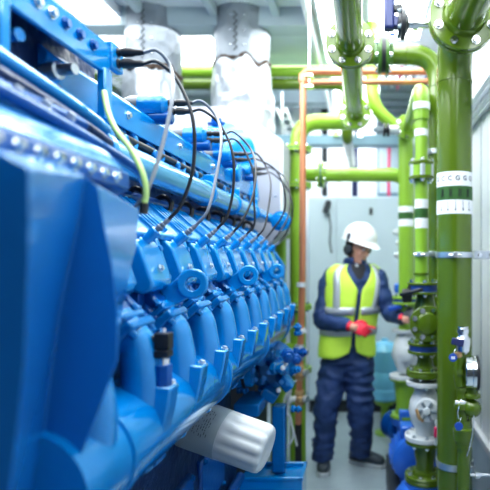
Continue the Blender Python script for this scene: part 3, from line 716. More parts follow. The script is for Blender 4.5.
def cylinder_head():
    Y = YA
    h = M().prism([(-.70, 1.66), (-.566, 1.603), (-.545, 1.597), (-.528, 1.575), (-.497, 1.490), (-.502, 1.474), (-.525, 1.462), (-.66, 1.50)], Y-.078, Y+.042).build('cylinder_head', BLUE, ENG, bev=.011, seg=3)
    # recessed flange between heads, with studs
    M().prism([(-.70, 1.64), (-.56, 1.585), (-.535, 1.50), (-.54, 1.47), (-.66, 1.47)], Y+.040, Y+.128).build('side_flange', BLUED, h, bev=.006)  # deeper blue puts the shade of the pockets into the colour
    M().prism([(-.565, 1.60), (-.548, 1.602), (-.512, 1.488), (-.53, 1.48)], Y+.066, Y+.084).build('rib', BLUE, h, bev=.005)
    for z, x in ((1.572, -.545), (1.497, -.523)):
        M().bolt((x, Y+.056, z), (1, -.1, .3), .0085, .016).build('stud', BLUE2, h)
    M().bolt((-.503, Y-.02, 1.525), (1, 0, .3), .007, .007).build('stud', ZINC, h)
    # sloping rocker cover with raised beads
    sl = V(.118, 0, -.102).normalized(); nn = V(.65, 0, .757)
    c = M(); q = lambda x, z: (x, z)
    c.prism([(-.665, 1.690), (-.658, 1.712), (-.560, 1.627), (-.548, 1.612), (-.556, 1.598)], Y-.098, Y+.098)
    cv = c.build('rocker_cover', RAIL, h, bev=.004)
    for dy, w in ((-.088, .008), (-.058, .006), (.058, .006), (.088, .008)):
        M().bar(V(-.657, Y+dy, 1.716), V(-.553, Y+dy, 1.626), w, .010, up=nn).build('bead', BLUE, cv, bev=.002)
    # plug socket and sleeve
    d = V(.75, 0, .66).normalized(); p = V(-.560, Y-.012, 1.580)
    M().lathe(p, d, [(0, .0175), (.02, .0175), (.022, .0135), (.058, .0135), (.06, .011)], 18).build('plug_socket', BLUE, h)
    M().lathe(p + d*.06, d, [(0, .0075), (.012, .009), (.014, .0065), (.022, .0085), (.024, .006), (.034, .0065), (.04, .0045)], 12).build('plug_sleeve', GREYC, h)
    # under-head studs and casting details
    u = M()
    u.boxb(-.60, -.535, Y-.07, Y+.0, 1.43, 1.475).boxb(-.585, -.52, Y+.02, Y+.06, 1.42, 1.455)
    u.cyl((-.57, Y+.09, 1.48), (-.50, Y+.09, 1.41), .014, n=10).cyl((-.56, Y-.03, 1.45), (-.50, Y-.05, 1.40), .011, n=10)
    u.build('casting_detail', BLUED, h, bev=.004)
    # branch to the side manifold
    c0 = V(-.495, Y-.005, 1.392); d2 = V(.66, 0, -.75).normalized(); n2 = V(.75, 0, .66)
    R = Matrix((d2, V(0, 1, 0), n2)).transposed()
    b = M().box(c0, (.022, .112, .085), R).box(c0 - d2*.024, (.018, .102, .078), R).build('branch_flange', BLUE2, h, bev=.005)
    for dy in (-.046, .046):
        M().bolt(c0 + V(0, dy, 0) + n2*.026 + d2*.011, d2, .008, .014).build('bolt', BLUE2, h)
        M().bolt(c0 + V(0, dy, 0) + n2*.030 - d2*.033, -d2, .008, .016).build('bolt', BLUE2, h)
    pts = []
    pts = [c0 - d2*.04, c0, c0 + d2*.03, V(-.470, Y-.003, 1.338), V(-.466, Y, 1.285), V(-.474, Y+.004, 1.21), V(-.49, Y+.008, 1.15), V(-.50, Y+.01, 1.12)]
    M().tube(pts, lambda t: .038 + .020*max(0, t-.3), 20, 5).build('branch_pipe', BLUE, h)
    M().box(c0 - d2*.055 - n2*.0, (.06, .07, .06), R).build('branch_neck', BLUED, h, bev=.01)
    return h
engine_body()
h0 = cylinder_head()
for k in (-2, -1, 1, 2, 3, 4, 5, 6, 7, 8): copy_tree(h0, ENG, (0, PITCH*k, 0))

def manifold():
    m = M().lathe((-.515, .78, 1.187), (0,1,0), [(0,.08),(.0,.1),(2.31,.1),(2.33,.09),(2.34,.06)], 48).build('side_manifold', BLUE, ENG)
    for y in (.93, 1.60, 2.23, 2.86):
        M().lathe((-.515, y, 1.187), (0,1,0), [(0,.1),(.002,.105),(.018,.105),(.02,.1)], 48).build('joint_ring', BLUE, m)
    for k in range(-1, 9):
        y = YA + PITCH*k + .002
        M().prism([(-.50, 1.285), (-.455, 1.290), (-.398, 1.283), (-.404, 1.24), (-.424, 1.15), (-.48, 1.12)], y-.026, y+.026).build('boss', BLUE, m, bev=.005)
        M().bolt((-.412, y+.012, 1.284), (.3, 0, 1), .008, .008).build('boss_bolt', ZINC, m)
    # under-rail bracket feet
    for y in (1.25, 2.0): M().prism([(-.56,1.10),(-.50,1.09),(-.50,1.05),(-.56,1.02)], y, y+.06).build('bracket', BLUE2, m, bev=.004)
    # pressure sensor standing on a boss
    p = V(-.421, 1.085, 1.286)
    M().lathe(p, (0,0,1), [(0,.019),(.042,.019),(.043,.012)], 8).build('sensor_base', BLUED, ENG, bev=.001)
    s = M().lathe(p + V(0,0,.041), (0,0,1), [(0,.013),(.014,.013),(.015,.011),(.022,.011)], 16).build('sensor_ring', CHROME, ENG)
    b = M().boxb(p.x-.0155, p.x+.0155, p.y-.015, p.y+.015, p.z+.058, p.z+.072).boxb(p.x-.0145, p.x+.0165, p.y-.014, p.y+.014, p.z+.074, p.z+.108)
    b.cyl(p + V(-.012, 0, .094), p + V(-.036, -.003, .094), .0095, n=14).cyl(p + V(-.036, -.003, .094), p + V(-.04, -.003, .094), .007, n=14)
    o = b.build('pressure_sensor', BLACK, ENG, bev=.002)
    o['label'] = 'black square plug sensor with silver neck'
    M().boxb(p.x-.008, p.x+.010, p.y-.0150, p.y-.0142, p.z+.082, p.z+.1).build('face_plate', RUBBER, o, bev=.0005)
    M().cyl(p + V(0,0,.108), p + V(0,0,.118), .0055, n=10).build('top_screw', CHROME, o)
manifold()

def lifting_lug(Y):
    c = V(-.440, Y, 1.484); ax = V(.22, -1, .05).normalized()
    d, a, b = frame(ax)
    m = M(); lath(m, c - ax*.014, ax, [(0,.0175),(0,.036),(.004,.039),(.024,.039),(.028,.036),(.028,.0175),(0,.0175)], 32)
    # arm sweeping down to the block
    out = [c + V(-.03,0,.022), c + V(-.012,0,-.037), c + V(-.05,0,-.058), c + V(-.12,0,-.075), c + V(-.15,0,-.04), c + V(-.10,0,-.02), c + V(-.055,0,.0)]
    m.prismv([p + V(0,.012,0) for p in out], (0,-.024,0))
    m.build('lifting_lug', BLUE, ENG, bev=.003)
for y in (1.33, 1.96, 2.59): lifting_lug(y)

def rail():
    r = M().lathe((-.64, .98, 1.808), (0,1,0), [(0,.03),(.0,.043),(2.22,.043),(2.22,.03)], 32).build('fuel_gas_rail', RAIL, ENG)
    for y in (1.24, 2.08, 2.50, 2.92):
        M().lathe((-.64, y-.02, 1.808), (0,1,0), [(0,.043),(.002,.052),(.030,.052),(.032,.043)], 32).boxb(-.645, -.60, y-.015, y+.010, 1.84, 1.882).build('rail_clamp', BLUE, r, bev=.003)
        M().bolt((-.61, y, 1.875), (0,0,1), .008, .012).build('clamp_bolt', ZINC, r)
    M().lathe((-.515, 3.19, 1.775), (0,-1,0), [(0,.062),(.02,.062),(.021,.045),(.04,.04),(.041,.02),(.05,.018)], 32).build('end_cap', BLUE, ENG, bev=.002)
    M().tube([(-.65, 3.18, 1.81), (-.60, 3.24, 1.80), (-.515, 3.2, 1.775)], .03, 16, 5).build('end_bend', BLUE, ENG)
    M().cyl((-.715, 1.0, 1.735), (-.715, 3.1, 1.735), .018, n=16).build('lower_tube', BLUED, ENG)
    M().cyl((-.70, 1.0, 1.90), (-.70, 3.1, 1.90), .012, n=12).build('upper_tube', BLACK, ENG)
    for k in range(-1, 9):
        y = YA + PITCH*k
        M().tube([(-.665, y+.03, 1.68), (-.655, y+.04, 1.735), (-.69, y+.055, 1.76), (-.74, y+.09, 1.74)], .0085, 8, 5).build('black_hose', RUBBER, ENG)
        M().tube([(-.73, y-.05, 1.86), (-.695, y-.02, 1.885), (-.69, y+.01, 1.83), (-.73, y+.03, 1.79)], .007, 8, 5).build('black_hose', RUBBER, ENG)
        g = M().boxb(-.75, -.70, y-.05, y+.02, 1.86, 1.925).cyl((-.70, y-.015, 1.89), (-.682, y-.015, 1.89), .016, n=12).build('injector_block', BLUE2, ENG, bev=.005)
        M().tube([(-.72, y+.06, 1.95), (-.70, y+.07, 1.90), (-.71, y+.05, 1.85)], .012, 10, 5).build('branch_tube', BLUE, ENG)
    # long flat carrier beam
    M().prism([(-.71, 1.925), (-.690, 1.922), (-.684, 1.995), (-.70, 2.012), (-.73, 2.012), (-.73, 1.925)], 1.12, 3.2).build('coil_carrier', BLUE, ENG, bev=.003)
    for y in (1.5, 1.92, 2.34, 2.76):
        M().prism([(-.735, 1.93), (-.712, 1.93), (-.712, 1.80), (-.735, 1.80)], y-.015, y+.03).build('carrier_bracket', BLUE2, ENG, bev=.003)
        M().bolt((-.688, y+.008, 1.965), (1, 0, 0), .009, .01).build('carrier_bolt', ZINC, ENG)
rail()

def coil(Y, body=True):
    z = 2.048
    if body:
        c = M().lathe((-.645, Y, z), (-1,0,0), [(0,.018),(.004,.03),(.012,.039),(.090,.040),(.091,.03)], 28)
        o = c.build('ignition_coil', BLUE2, ENG)
        M().lathe((-.735, Y, z), (-1,0,.0), [(0,.036),(.035,.034),(.05,.028),(.05,.01)], 20).build('coil_cap', GREYCAP, o)
        M().lathe((-.63, Y-.005, z-.038), (-1,0,0), [(0,.016),(.005,.022),(.07,.022),(.075,.01)], 18).build('coil_lower_body', BLUED, o)
        M().boxb(-.735, -.68, Y-.03, Y+.03, z-.03, z-.02).build('coil_foot', BLUE2, o, bev=.003)
        x0 = -.648
    else:
        o = M().boxb(-.632, -.612, Y-.03, Y+.03, z-.035, z+.03).build('connector_block', BLUE, ENG, bev=.004); x0 = -.63
    for dz in (.012, -.016):
        M().lathe((x0, Y, z+dz), (1,0,0), [(0,.0115),(.02,.0115),(.022,.009),(.028,.009),(.03,.012),(.052,.011),(.06,.008),(.07,.008),(.082,.005)], 14).build('connector', RUBBER, o)
    return o
for j in range(5): coil(1.29 + .42*j, j > 0)
def cable(Yc, dz, k, m, jx=0, jz=0):
    z = 2.048 + dz; x0 = -.55 if Yc < 1.3 else -.57
    d = V(.75, 0, .66).normalized(); Yk = YA + PITCH*k - .012
    e = V(-.560, Yk, 1.580) + d*.097
    s = V(x0, Yc, z)
    pts = [s, s + V(.035, 0, .004), V(-.475+jx, Yc+.02, 2.0+jz), V(-.428+jx, Yc + (Yk-Yc)*.45, 1.90+jz*.6), V(-.425+jx, Yc + (Yk-Yc)*.8, 1.78), e + d*.035 + V(.008,0,.02), e + d*.0]
    M().tube(pts, .0045, 10, 6).build('ignition_cable', m, ENG)
rr = random.Random(3)
cable(1.29, .012, -1, GREYC, -.015, .03); cable(1.29, -.016, 0, RUBBER, 0, 0)
for j in range(1, 5):
    Yc = 1.29 + .42*j
    cable(Yc, .012, 2*j-1, GREYC if j == 1 else RUBBER, rr.uniform(-.03, .02), rr.uniform(0, .03)); cable(Yc, -.016, 2*j, RUBBER, rr.uniform(-.03, .03), rr.uniform(-.03, .01))

def turbo():
    t = M().lathe((-.80, 3.0, 2.16), (.55, -1, .15), [(-.1,.06),(-.09,.13),(-.05,.165),(0,.172),(.04,.16),(.06,.12),(.062,.09),(.09,.085),(.10,.05),(.101,.0)], 40).build('turbocharger', BLUE, ENG)
    lt = M(); 
    M().tube([(-.80, 3.12, 2.25), (-.74, 3.2, 2.16), (-.72, 3.22, 2.05), (-.70, 3.2, 1.9)], .05, 20, 6).build('volute_pipe', BLUE, t)
    M().lathe((-.85, 2.98, 2.31), (0,-.3,1), [(0,.05),(.02,.05),(.022,.03),(.04,.03)], 20).build('oil_port', BLUED, t)
    M().boxb(-1.0, -.68, 2.7, 3.1, 1.99, 2.06).build('turbo_seat', BLUED, ENG, bev=.01)
    lt.b.free()
    M().lathe((-.66, 2.42, 2.10), (-1,0,0), [(0,.02),(.01,.05),(.1,.052),(.12,.03)], 24).build('air_duct', BLUE, ENG)
    M().lathe((-.64, 2.70, 1.99), (-1,0,0), [(0,.02),(.01,.045),(.1,.047),(.12,.03)], 24).build('air_duct', BLUE, ENG)
turbo()

def oil_filter():
    a, b = V(-.72, 1.86, .995), V(-.338, 1.80, .885)
    d = (b - a).normalized(); L = (b - a).length; _, u, w = frame(d)
    n = 72
    def rg(h, r, amp=0): return [a + d*h + (u*math.cos(2*math.pi*k/n) + w*math.sin(2*math.pi*k/n)) * (r - amp*(.5 + .5*math.cos(12*2*math.pi*k/n))**2) for k in range(n)]
    L1 = L*.60
    m = M(); m.grid([rg(0, .07), rg(.004, .084), rg(L1, .0855), rg(L1+.012, .0855, .001), rg(L1+.04, .0855, .008), rg(L-.022, .085, .008), rg(L-.008, .081, .006), rg(L, .070, .002), rg(L+.002, .045), rg(L-.004, .035), rg(L-.004, .002)])
    f = m.build('oil_filter', WHITEP, ENG, sharp=55); f['label'] = 'white canister oil filter with a grey printed label'
    g = M(); g.grid([rg(L*.22, .0853), rg(L*.22, .0862), rg(L1-.002, .0864), rg(L1-.002, .0855)], cap=False); g.build('printed_label', LABELG, f, sharp=60)
    # printed blocks of small text lines as short ink strokes following the curve
    r = random.Random(5); q = M()
    # find the angle that faces the camera / up
    best = max(range(n), key=lambda k: (u*math.cos(2*math.pi*k/n) + w*math.sin(2*math.pi*k/n)).dot(V(.35, -1, .75).normalized()))
    th = 2*math.pi*best/n
    for col in range(9):
        h = L*.335 + col*.0085
        t = th - .40
        while t < th + .62:
            s = r.uniform(.04, .13)
            if r.random() < .8:
                P = lambda hh, tt: a + d*hh + (u*math.cos(tt) + w*math.sin(tt))*.0868
                q.grid([[P(h, t), P(h+.0028, t)], [P(h, t+s), P(h+.0028, t+s)]], cap=False, closed=False)
            t += s + .03
    q.build('small_print', INK, f)
    M().lathe(a - d*.05, d, [(0,.10),(.05,.10),(.05,.07)], 32).build('filter_head', BLUED, ENG, bev=.004)
oil_filter()

def coolant_pump():
    P = M().lathe((-.52, 2.86, .98), (.25,-1,0), [(0,.10),(.05,.13),(.09,.13),(.11,.09),(.16,.075),(.20,.07)], 28).build('coolant_pump', BLUE2, ENG, bev=.003)
    M().cyl((-.76, 2.5, .965), (-.54, 2.5, .985), .052, n=24).build('suction_pipe', BLUE, P)
    M().lathe((-.585, 2.5, .981), (1,0,.09), [(0,.053),(0,.057),(.014,.057),(.014,.053)], 24).build('hose_clamp', RUBBER, P)
    r = random.Random(11)
    for i in range(26):
        x, z, y = r.uniform(-.64, -.36), r.uniform(.80, 1.14), r.uniform(2.5, 2.85)
        ax = r.choice([V(1,-.3,0), V(.2,-1,0), V(0,-.2,1), V(.6,-.6,.3)])
        s = r.uniform(.7, 1.3)
        M().lathe((x,y,z), ax, [(0,.026*s),(.02*s,.026*s),(.022*s,.018*s),(.04*s,.018*s),(.042*s,.026*s),(.055*s,.026*s),(.056*s,.014*s),(.07*s,.014*s),(.072*s,.004)], r.choice([6,16,20])).build('valve_fitting', r.choice([BLUE, BLUE2, BLUE2, BLUED]), P, bev=.0015, seg=1)
    for i in range(14):
        M().bolt((r.uniform(-.54,-.36), r.uniform(2.45,2.6), r.uniform(.82,1.1)), (.3,-1,.3), .009, .016).build('bolt', BLUE2 if i % 3 else ZINC, P)
    for i, (x, z) in enumerate(((-.50, 1.06), (-.43, 1.0), (-.48, .86), (-.40, .92))):
        M().box((x, 2.64, z), (.08, .10, .05), Matrix.Rotation(.3*i, 3, 'Y')).build('valve_block', BLUE2, P, bev=.008)
    M().boxb(-.62, -.50, 2.45, 2.7, .80, .86).build('pump_foot', BLUE2, P, bev=.006)
coolant_pump()
t = thing('pipe_flange', 'round lime green flange end behind the engine coolant pump', 'flange', (-.53, 3.5, .85))
f = M().lathe((-.53, 3.42, .89), (.35,-1,0), [(-.3,.06),(-.02,.06),(-.02,.1),(.0,.105),(.02,.105),(.021,.08),(.05,.06)], 32).build('flange', GREENL, t, bev=.002)
bolts_on(f, (-.523, 3.40, .89), (.35,-1,0), .09, 8, .011, .016)
M().cyl((-.53-.08, 3.7, 0), (-.53-.08, 3.7, .92), .06, n=20).build('pipe_run', GREENL, t)

# ---------------- near end: cowl, intake cover, connector bracket
def near_end():
    rows = [ # y, then px of creases c1, c2, c4, c5
        (170, 28, 86, 97, 139), (176, 29, 85, 98, 139), (215, 29, 80, 104, 136), (262, 29, 70, 112, 130.5), (310, 27, 60, 117.5, 121.5),
        (360, 25, 53, 117, 119.5), (413, 20, 46, 98, 100), (490, 10, 36, 67, 70), (620, -10, 12, 24, 28)]
    YC = (.555, .56, .80, .80, .97)
    R = []
    for i, (py, a, b, c, e) in enumerate(rows):
        dy = (-26, -8, 0, 10, 34) if i < 3 else (-10, -4, 0, 2, 6) if i < 5 else (0, 0, 0, 0, 0)
        r = [at(px, py + dd, y) for px, dd, y in zip((-45, a, b, c, e), dy, YC)]
        if i == 0: r = [p + V(-.035, .0, .012) for p in r]
        r = [V(-.9, .52, r[0].z)] + r + [V(-.9, .985, r[-1].z)]
        R.append(r)
    cw = M().grid(R).build('cooler_cowl', COWL, ENG, bev=.010, seg=4, sharp=25)
    # bolted flange strip over the cowl
    M().prism([(-.47, 1.672), (-.452, 1.68), (-.452, 1.712), (-.50, 1.722), (-.9, 1.722), (-.9, 1.66)], .35, 1.0).build('cowl_flange', BLUED, ENG, bev=.004)
    for k in range(11):
        y = .50 + .044*k
        M().bolt((-.453, y, 1.697), (1, 0, .15), .0075, .010).build('flange_bolt', CHROME, ENG)
    M().prism([(-.47, 1.72), (-.50, 1.755), (-.60, 1.82), (-.72, 1.85), (-.9, 1.85), (-.9, 1.72)], .3, 1.02).build('intake_cover', BLUE, ENG, bev=.006)
    M().prism([(-.565, 1.80), (-.555, 1.82), (-.575, 1.835), (-.59, 1.82)], .3, 1.05).build('cover_strip', BLUED, ENG, bev=.003)
    for k in range(8):
        y = .45 + .075*k
        M().bolt((-.555, y, 1.812), (.8, 0, 1), .008, .012).build('flange_bolt', ZINC, ENG)
    for k, (x, z, r, m) in enumerate(((-.60, 1.86, .012, NAVYV), (-.61, 1.895, .014, BLUE), (-.53, 1.795, .011, BLUED), (-.655, 1.92, .012, BLUE2))):
        M().tube([(x, .4, z+.01), (x-.005, .8, z), (x, 1.18, z-.035), (x-.02, 1.3, z-.06)], r, 12, 5).build('service_pipe', m, ENG)
    # open bracket frame carrying cable connectors
    fr = M(); fr.boxb(-.632, -.618, .35, 1.262, 1.990, 2.066); fr.boxb(-.9, -.618, .35, 1.262, 2.058, 2.066)
    fr.boxb(-.632, -.612, 1.225, 1.262, 1.82, 2.0); fr.boxb(-.632, -.612, .875, .90, 1.86, 2.0)
    b = fr.build('connector_bracket', BLUE, ENG, bev=.004)
    for y in (.98, 1.025, 1.072, 1.125, 1.18): M().bolt((-.618, y, 2.034), (1,0,0), .0095, .010).build('bracket_bolt', CHROME if y < 1.05 else BLUED, b)
    M().boxb(-.735, -.705, .35, 1.36, 1.86, 2.058).build('back_plate', NAVYV, b, bev=.004)
    r = random.Random(4)
    for i in range(9):
        y = .72 + .06*i
        M().lathe((-.705, y, 1.86+r.uniform(0,.12)), (1,-.2,0), [(0,.02),(.04,.02),(.042,.012),(.08,.012)], 14).build('terminal', r.choice([BLUE2, BLACK, ZINC, BLUED]), b)
    for i in range(4):
        M().box((-.68, 1.02+.06*i, 1.90-.012*i), (.05, .035, .04)).build('plug_box', [ZINC, BLACK, BLUE, CASTW][i], b, bev=.005)
    M().tube([at(104, 92, 1.2), at(108, 112, 1.14), at(116, 130, 1.1), at(131, 150, 1.08), at(142, 172, 1.06), at(146, 192, 1.06), at(144, 206, 1.06)], .0062, 10, 6).build('earth_wire', YGREEN, ENG)['label'] = 'green and yellow striped wire'
    M().cyl(at(144, 203, 1.06), at(143, 214, 1.06), .009, n=12).build('wire_gland', BLACK, ENG)
near_end()

# ---------------- ducts and heat shield
def duct(name, label, x, y, ru, rl, zs, ztop, z0, seed):
    t = thing(name, label, 'duct', (x, y, z0), 'wrapped exhaust ducts')
    def wr(a, z, r, amp): 
        n1 = noise.noise(V(math.cos(a)*1.6, math.sin(a)*1.6, z*3 + seed)); n2 = noise.noise(V(math.cos(a)*5, math.sin(a)*5, z*9 + seed))
        return r + amp*n1 + amp*.45*n2
    N = 72
    def sh(za, zb_, r, amp, k, name, m, edge=0):
        g = []
        for i in range(k+1):
            z = za + (zb_-za)*i/k
            ring = []
            for j in range(N):
                a = 2*math.pi*j/N
                e = edge*noise.noise(V(math.cos(a)*2.2, math.sin(a)*2.2, seed+5)) * (1 if edge > 0 else 1)
                zz = z + (e*(i/k) if name == 'foil_sleeve' else e*(1 - i/k))
                q = wr(a, zz, r, amp); ring.append(V(x + q*math.cos(a), y + q*math.sin(a), zz))
            g.append(ring)
        return M().grid(g).build(name, m, t, sharp=80)
    sh(z0, zs, rl, .03, 26, 'foil_sleeve', FOIL, .08)
    sh(zs-.03, ztop, ru, .010, 24, 'fabric_sleeve', FOILG, .05)
    g = []
    for dz in (-.006, .022):
        ring = []
        for j in range(N):
            a = 2*math.pi*j/N; e = .08*noise.noise(V(math.cos(a)*2.2, math.sin(a)*2.2, seed+5)) + .012*noise.noise(V(math.cos(a)*9, math.sin(a)*9, seed))
            ring.append(V(x + (rl-.004)*math.cos(a), y + (rl-.004)*math.sin(a), zs + dz + e))
        g.append(ring)
    M().grid(g).build('scorched_seam', SCORCH, t)
    # laced seam with hooks facing the aisle
    a0 = math.atan2(-1, .1)
    lc = M()
    pts = []
    for i in range(26):
        z = zs + .06 + i*.022; a = a0 + (.06 if i % 2 else -.06) - .1
        if z > ztop - .05: break
        pts.append(V(x + (ru+.008)*math.cos(a), y + (ru+.008)*math.sin(a), z))
    M().tube(pts, .004, 6).build('lacing', DARKG, t)
    for i in range(5):
        for s in (-.26, .2):
            a = a0 + s; z = zs + .1 + .1*i
            if z < ztop - .05: M().lathe((x + (ru)*math.cos(a), y + (ru)*math.sin(a), z), (math.cos(a), math.sin(a), 0), [(0,.006),(.010,.006),(.012,.003)], 10).build('hook', CHROME, t)
duct('exhaust_duct', 'foil wrapped exhaust duct at centre rising above the pale heat shield', -.885, 3.75, .196, .213, 2.91, 3.3, 2.2, 1.3)
duct('exhaust_duct', 'foil wrapped exhaust duct further left above the black cable plugs', -1.52, 3.75, .190, .20, 2.86, 3.3, 2.0, 4.1)
def heat_shield():
    t = thing('heat_shield', 'pale sheet metal heat shield box with chamfered corner at the engine end', 'heat shield', (-.85, 3.7, 1.6))
    M().prism([(-1.4, 1.65), (-1.4, 2.53), (-.86, 2.53), (-.53, 2.31), (-.53, 1.72), (-.60, 1.65)], 3.36, 3.66).prism([(-1.4, 1.65), (-1.4, 2.53), (-.86, 2.53), (-.66, 2.40), (-.66, 1.65)], 3.66, 4.0).build('shell', SHIELD, t, bev=.006)
    for x, z in ((-.58, 2.2), (-.58, 1.95), (-.80, 2.45), (-1.0, 2.45)):
        M().bolt((x, 3.36, z), (0,-1,0), .007, .006).build('rivet', ZINC, t)
    M().boxb(-.545, -.53, 3.35, 3.362, 1.72, 2.3).build('edge_fold', WALLW, t)
    M().boxb(-1.3, -.74, 3.5, 3.95, 0, 1.65).build('stand', DARKG, t, bev=.01)
heat_shield()
# ================================================================== WORKER
def bake(o, voxel, smooth=6, rel=None):
    """weld the overlapping lofts of one mesh into a single skin"""
    m = o.modifiers.new('r', 'REMESH'); m.mode = 'VOXEL'; m.voxel_size = voxel
    if smooth:
        s = o.modifiers.new('s', 'SMOOTH'); s.factor = .5; s.iterations = smooth
    dg = bpy.context.evaluated_depsgraph_get()
    me = bpy.data.meshes.new_from_object(o.evaluated_get(dg))
    o.modifiers.clear(); old = o.data; nm = old.name; mt = old.materials[0]
    o.data = me; bpy.data.meshes.remove(old); me.name = nm
    me.materials.clear(); me.materials.append(mt)
    for p in me.polygons: p.use_smooth = True
    return o
def folds(o, amp, f=(9, 9, 14), f2=30, seed=0):
    me = o.data
    ns = [v.normal.copy() for v in me.vertices]
    for v, n in zip(me.vertices, ns):
        p = v.co
        w = noise.noise(V(p.x*f[0] + seed, p.y*f[1], p.z*f[2])) 
        w = 1 - abs(w)*3                                   # ridged folds
        w2 = noise.noise(V(p.x*f2, p.y*f2, p.z*f2 + seed))
        v.co = p + n * (amp*w*.6 + amp*.35*w2)
def person():
    W = thing('person', 'worker in white helmet, yellow hi-vis vest, navy overalls and red glove standing at the valves', 'person', (-.13, 3.75, 0))
    fd = V(.30, -.954, 0).normalized(); sd = V(.954, .30, 0).normalized(); up = V(0, 0, 1)
    YB = 3.8
    wx = lambda px, Y=YB: (px - VX)*Y/F
    # torso: z, centre x, centre y, half width, half depth
    T = [(.80, wx(347), YB+.01, .175, .125), (.90, wx(347), YB+.01, .185, .13), (1.0, wx(348), YB, .180, .128), (1.10, wx(350), YB-.005, .182, .13), (1.22, wx(352), YB-.01, .190, .137),
         (1.34, wx(354), YB-.005, .202, .136), (1.41, wx(354.5), YB, .204, .124), (1.462, wx(354.5), YB+.005, .184, .105), (1.495, wx(355), YB+.005, .14, .085), (1.518, wx(355), YB, .088, .072), (1.54, wx(355.5), YB-.005, .068, .066)]
    def tp(z):
        if z <= T[0][0]: return T[0][1:]
        for a, b in zip(T, T[1:]):
            if z <= b[0]:
                t = (z-a[0])/(b[0]-a[0]); return tuple(a[i] + (b[i]-a[i])*t for i in range(1, 5))
        return T[-1][1:]
    def S(z, a, off=0):
        cx, cy, rx, ry = tp(z)
        e = .88
        c, s = math.cos(a), math.sin(a)
        c = math.copysign(abs(c)**e, c); s = math.copysign(abs(s)**e, s)
        return V(cx, cy, z) + sd*(rx+off)*s + fd*(ry+off)*c
    def torso(m, z0, z1, off, n=40, k=18):
        m.grid([[S(z0 + (z1-z0)*i/k, 2*math.pi*j/n, off) for j in range(n)] for i in range(k+1)])
    def limb(m, pts, rs, n=18, sm=6):
        P = smooth_path(pts, sm); Rs = []
        q = len(rs)-1
        def rad(t):
            x = t*q; i = min(int(x), q-1); u = x-i; u = u*u*(3-2*u); return rs[i] + (rs[i+1]-rs[i])*u
        m.tube(P, rad, n)
    A = lambda px, py, dy=0: at(px, py, YB+dy)
    # joints
    shR, elR, wrR = A(331, 279, .0), A(323, 319, -.08), at(350, 326.5, YB-.25)
    shL, elL, wrL = A(377, 278, .0), A(390, 312, -.06), at(403, 318.5, 3.56)
    hipR, knR, anR = A(336, 362, 0), A(326.5, 408, -.06), A(323, 455, -.02)
    hipL, knL, anL = A(358.5, 362, .0), A(360.5, 410, -.03), A(361, 452, .08)
    # head frame
    yaw, pit = math.radians(48), math.radians(17)
    hf = V(math.sin(yaw)*math.cos(pit), -math.cos(yaw)*math.cos(pit), -math.sin(pit)); hs = hf.cross(up).normalized(); hu = hs.cross(hf).normalized()   # hs: head's right side
    HC = A(358.5, 247.3, -.02)
    def Hh(f, s, u): return HC + hf*f + hs*s + hu*u
    # ---- body
    m = M()
    torso(m, .82, 1.53, -.022)
    rings = []
    prof = [(-.125,.018,.022,.055),(-.118,.036,.034,.046),(-.10,.047,.05,.03),(-.075,.056,.066,.014),(-.045,.063,.078,.006),(-.01,.069,.088,0),(.02,.073,.095,-.003),(.05,.073,.095,-.006),(.08,.062,.083,-.008),(.105,.04,.055,-.01),(.115,.012,.018,-.01)]
    for u, rs, rf, f0 in prof:
        rings.append([Hh(f0 + rf*math.cos(t), rs*math.sin(t), u) for t in [2*math.pi*k/28 for k in range(28)]])
    m.grid(rings)
    # nose, brow, lips, chin, ears
    m.grid([[Hh(.083, -.009, .008), Hh(.083, .009, .008), Hh(.094, 0, .01)], [Hh(.078, -.017, -.036), Hh(.078, .017, -.036), Hh(.112, 0, -.034)], [Hh(.075, -.010, -.044), Hh(.075, .010, -.044), Hh(.092, 0, -.045)]])
    m.ball(Hh(.098, 0, -.034), .012); m.ball(Hh(.089, .011, -.037), .008); m.ball(Hh(.089, -.011, -.037), .008)
    m.tube([Hh(.070, -.045, .022), Hh(.086, -.022, .028), Hh(.090, 0, .023), Hh(.086, .022, .028), Hh(.070, .045, .022)], .009, 8, 4)
    m.tube([Hh(.068, -.022, -.066), Hh(.080, -.008, -.063), Hh(.082, 0, -.065), Hh(.080, .008, -.063), Hh(.068, .022, -.066)], .0055, 8, 4)
    m.tube([Hh(.066, -.02, -.074), Hh(.077, 0, -.076), Hh(.066, .02, -.074)], .0065, 8, 4)
    m.ball(Hh(.066, 0, -.102), .018); 
    for s in (-1, 1):
        m.ball(Hh(.058, .036*s, -.028), .02); m.ball(Hh(.0, .076*s, -.012), .018, (.5, .5, 1.4))
    limb(m, [A(355.5, 267, .015), A(355.5, 257, .01), HC + V(-.01, .02, -.04)], [.062, .056, .055])
    for sh, el, wr in ((shR, elR, wrR), (shL, elL, wrL)): limb(m, [sh, (sh+el)/2, el, (el+wr)/2, wr, wr + (wr-el).normalized()*.06], [.052, .046, .038, .036, .026, .026])
    for h, k, a in ((hipR, knR, anR), (hipL, knL, anL)): limb(m, [h + V(0,0,.05), (h+k)/2, k, (k+a)/2 + V(0,.015,0), a, a - V(0,0,.03)], [.088, .075, .055, .055, .036, .04])
    B = m.build('body', SKIN, W); bake(B, .0065, 3)
    # eyes, brows, lips as small children of the body
    for s in (-1, 1):
        M().ball(Hh(.079, .03*s, .003), .0095, (1,1,.7)).build('eye', WHITEB, B)
        M().tube([Hh(.074, .045*s, .024), Hh(.092, .028*s, .031), Hh(.093, .014*s, .026)], .0035, 6, 4).build('eyebrow', HAIR, B)
        M().ball(Hh(.0875, .030*s, .002), .0042).build('pupil', BLACK, B)
    # hair under the helmet
    hr = M()
    g = []
